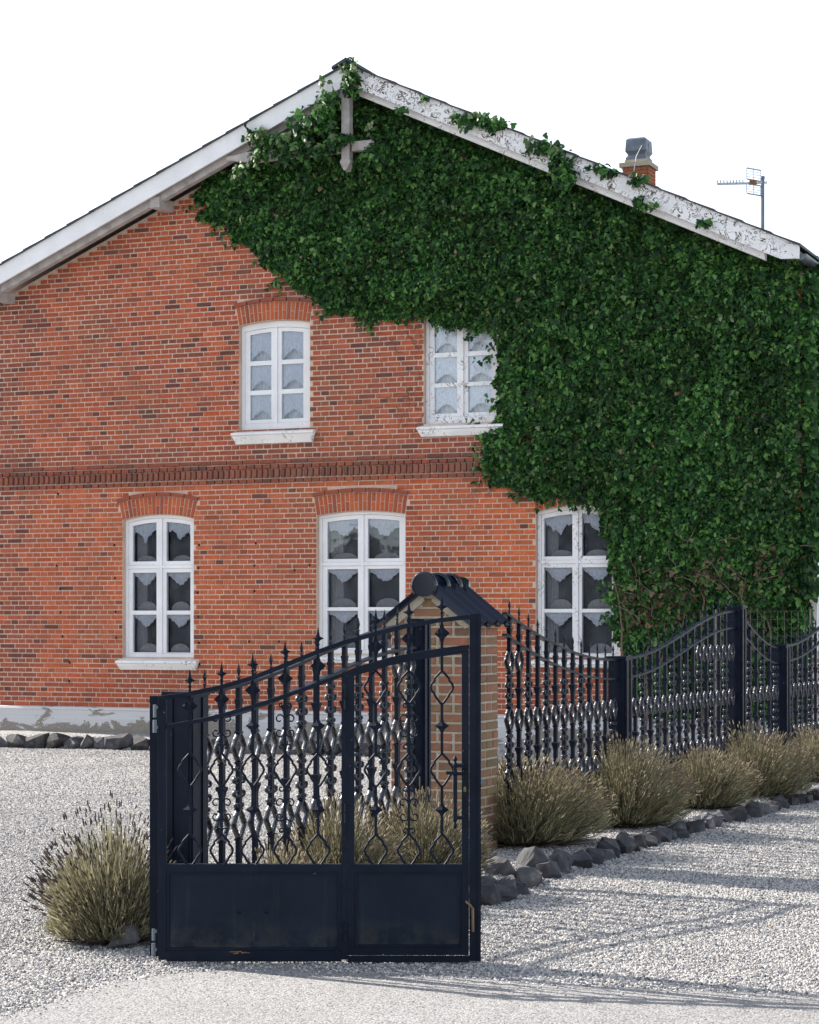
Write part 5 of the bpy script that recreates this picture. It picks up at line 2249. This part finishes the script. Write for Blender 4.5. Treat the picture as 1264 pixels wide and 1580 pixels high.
# a few weeds
wm_ = []
for (x, y) in ((862, 1240), (1100, 1275), (1258, 1236), (1205, 1205)):
    X, Y = gnd(x, y)
    we = MB()
    for kq in range(9):
        a = random.uniform(0, 2 * PI); L = random.uniform(.03, .07)
        we.add([(0, 0, 0), (L * .5 * math.cos(a) - .012 * math.sin(a), L * .5 * math.sin(a) + .012 * math.cos(a), L * .5), (L * math.cos(a), L * math.sin(a), L * .55), (L * .5 * math.cos(a) + .012 * math.sin(a), L * .5 * math.sin(a) - .012 * math.cos(a), L * .5)], [(0, 1, 2, 3)])
    ob = we.build('weed', M['weed'])
    ob.location = (X, Y, .05)
    wm_.append(ob)
for ob, lb in zip(wm_, ('small green weed beside the lavender nearest the pillar', 'small green weed between kerb rocks and middle lavender', 'small green weed by the kerb rocks at the right edge', 'small green weed between the two rightmost lavender bushes')):
    tag(ob, lb, 'weed')

lf = MB()
lf.add([(p[0] * .03, p[1] * .03, hh * .05 + .004) for p, hh in zip(LEAF2, LEAFH)], [tuple(f) for f in LEAF_F])
lf_me = lf.mesh('fallen_leaf', M['ivy_dead'])
for (x, y) in ((88, 1150), (175, 1166), (52, 1290), (106, 1296), (782, 1464), (1135, 1314), (1218, 1305), (1000, 1412), (1060, 1318), (936, 1424), (40, 1380), (1190, 1437)):
    X, Y = gnd(x, y)
    ob = link(bpy.data.objects.new('fallen_leaf', lf_me))
    ob.location = (X, Y, .022); ob.rotation_euler = (random.uniform(-.5, .5), random.uniform(-.5, .5), random.uniform(0, 6))
    where = 'near the stone border of the house' if y < 1200 else 'left of the gate' if x < 300 else 'in front of the gate end' if x < 900 and y > 1440 else 'beside the kerb rocks at the right' if y < 1330 else 'on the open drive at the right'
    tag(ob, 'small dry brown leaf on pale gravel ' + where, 'leaf', 'dry leaves on the gravel ' + where)

# ------------------------------------------------------------------ wire mesh behind the fence
ws = 140.0
wx0, wx1 = (1106 - 632) / ws, (1252 - 632) / ws
wy = F / ws
wmz = EYE + (HOR - 943) / ws
wr = empty('wire_fence', (wx0, wy, 0))
tag(wr, 'thin wire mesh panel at the foot of the ivy by the corner', 'wire fence')
hwm, vwm = MB(), MB()
for kq in range(14):
    z = wmz - kq * .092
    hwm.tube([(0, 0, z), (wx1 - wx0, 0, z)], .0024, 4)
nvw = int((wx1 - wx0) / .075)
for kq in range(nvw + 1):
    vwm.tube([(kq * .075, .004, .1), (kq * .075, .004, wmz)], .0018, 4)
hwm.build('horizontal_wire', M['rust_wire'], wr, kind='stuff')
vwm.build('vertical_wire', M['rust_wire'], wr, kind='stuff')
for x in (0, wx1 - wx0):
    pm = MB(); pm.tube([(x, .02, 0), (x, .02, wmz + .02)], .012, 8); pm.build('post', M['rust_wire'], wr)

# ------------------------------------------------------------------ television aerial on the roof
as_ = 100.0
A = lambda x, y: ((x - 1177) / as_, 0, EYE + (HOR - y) / as_)
ax, ay = (1177 - 632) / as_, F / as_
aer = empty('aerial', (ax, ay, 0))
tag(aer, 'television aerial on a thin mast above the right roof slope', 'aerial')
mst = MB(); mst.tube([A(1177, 620), A(1177, 276)], .028, 8); mst.tube([A(1177, 276), A(1177, 272)], .034, 8); mst.build('mast', M['zinc'], aer)
bo = MB(); bo.strip([(A(1103, 289)[0], -.25, A(1103, 289)[2]), (A(1160, 284)[0], -.07, A(1160, 284)[2]), (A(1184, 281)[0], 0.02, A(1184, 281)[2])], .03, .03)
boom = bo.build('boom', M['alu'], aer)
el = MB()
for kq in range(9):
    f = kq / 9
    x, y, yy = 1104 + 46 * f, 289 - 4.4 * f, -.25 + .15 * f
    p = A(x, y)
    el.strip([(p[0] - .03, yy - .16, p[2] + .02), (p[0] + .03, yy + .16, p[2] + .02)], .012, .012, (0, 0, 1))
el.build('director_rod', M['alu'], boom, kind='stuff')
rf = MB()
for (ya, yb) in ((262, 279), (286, 301)):
    for kq in range(5):
        y = ya + (yb - ya) * kq / 4
        p, q = A(1150, y), A(1174, y + .8)
        rf.tube([(p[0], -.14, p[2]), (q[0], .0, q[2])], .011 if kq in (0, 4) else .004, 6)
    for x in (1150, 1162, 1174):
        p, q = A(x, ya), A(x, yb)
        yy = -.14 + .14 * (x - 1150) / 24
        rf.tube([(p[0], yy, p[2]), (q[0], yy, q[2])], .006, 6)
rf.build('reflector_grid', M['alu'], aer, kind='stuff')
cb = MB(); p = A(1160, 283); cb.box(p[0] - .05, p[0] + .06, -.12, -.02, p[2] - .03, p[2] + .03); cb.build('clamp', M['rust'], aer)
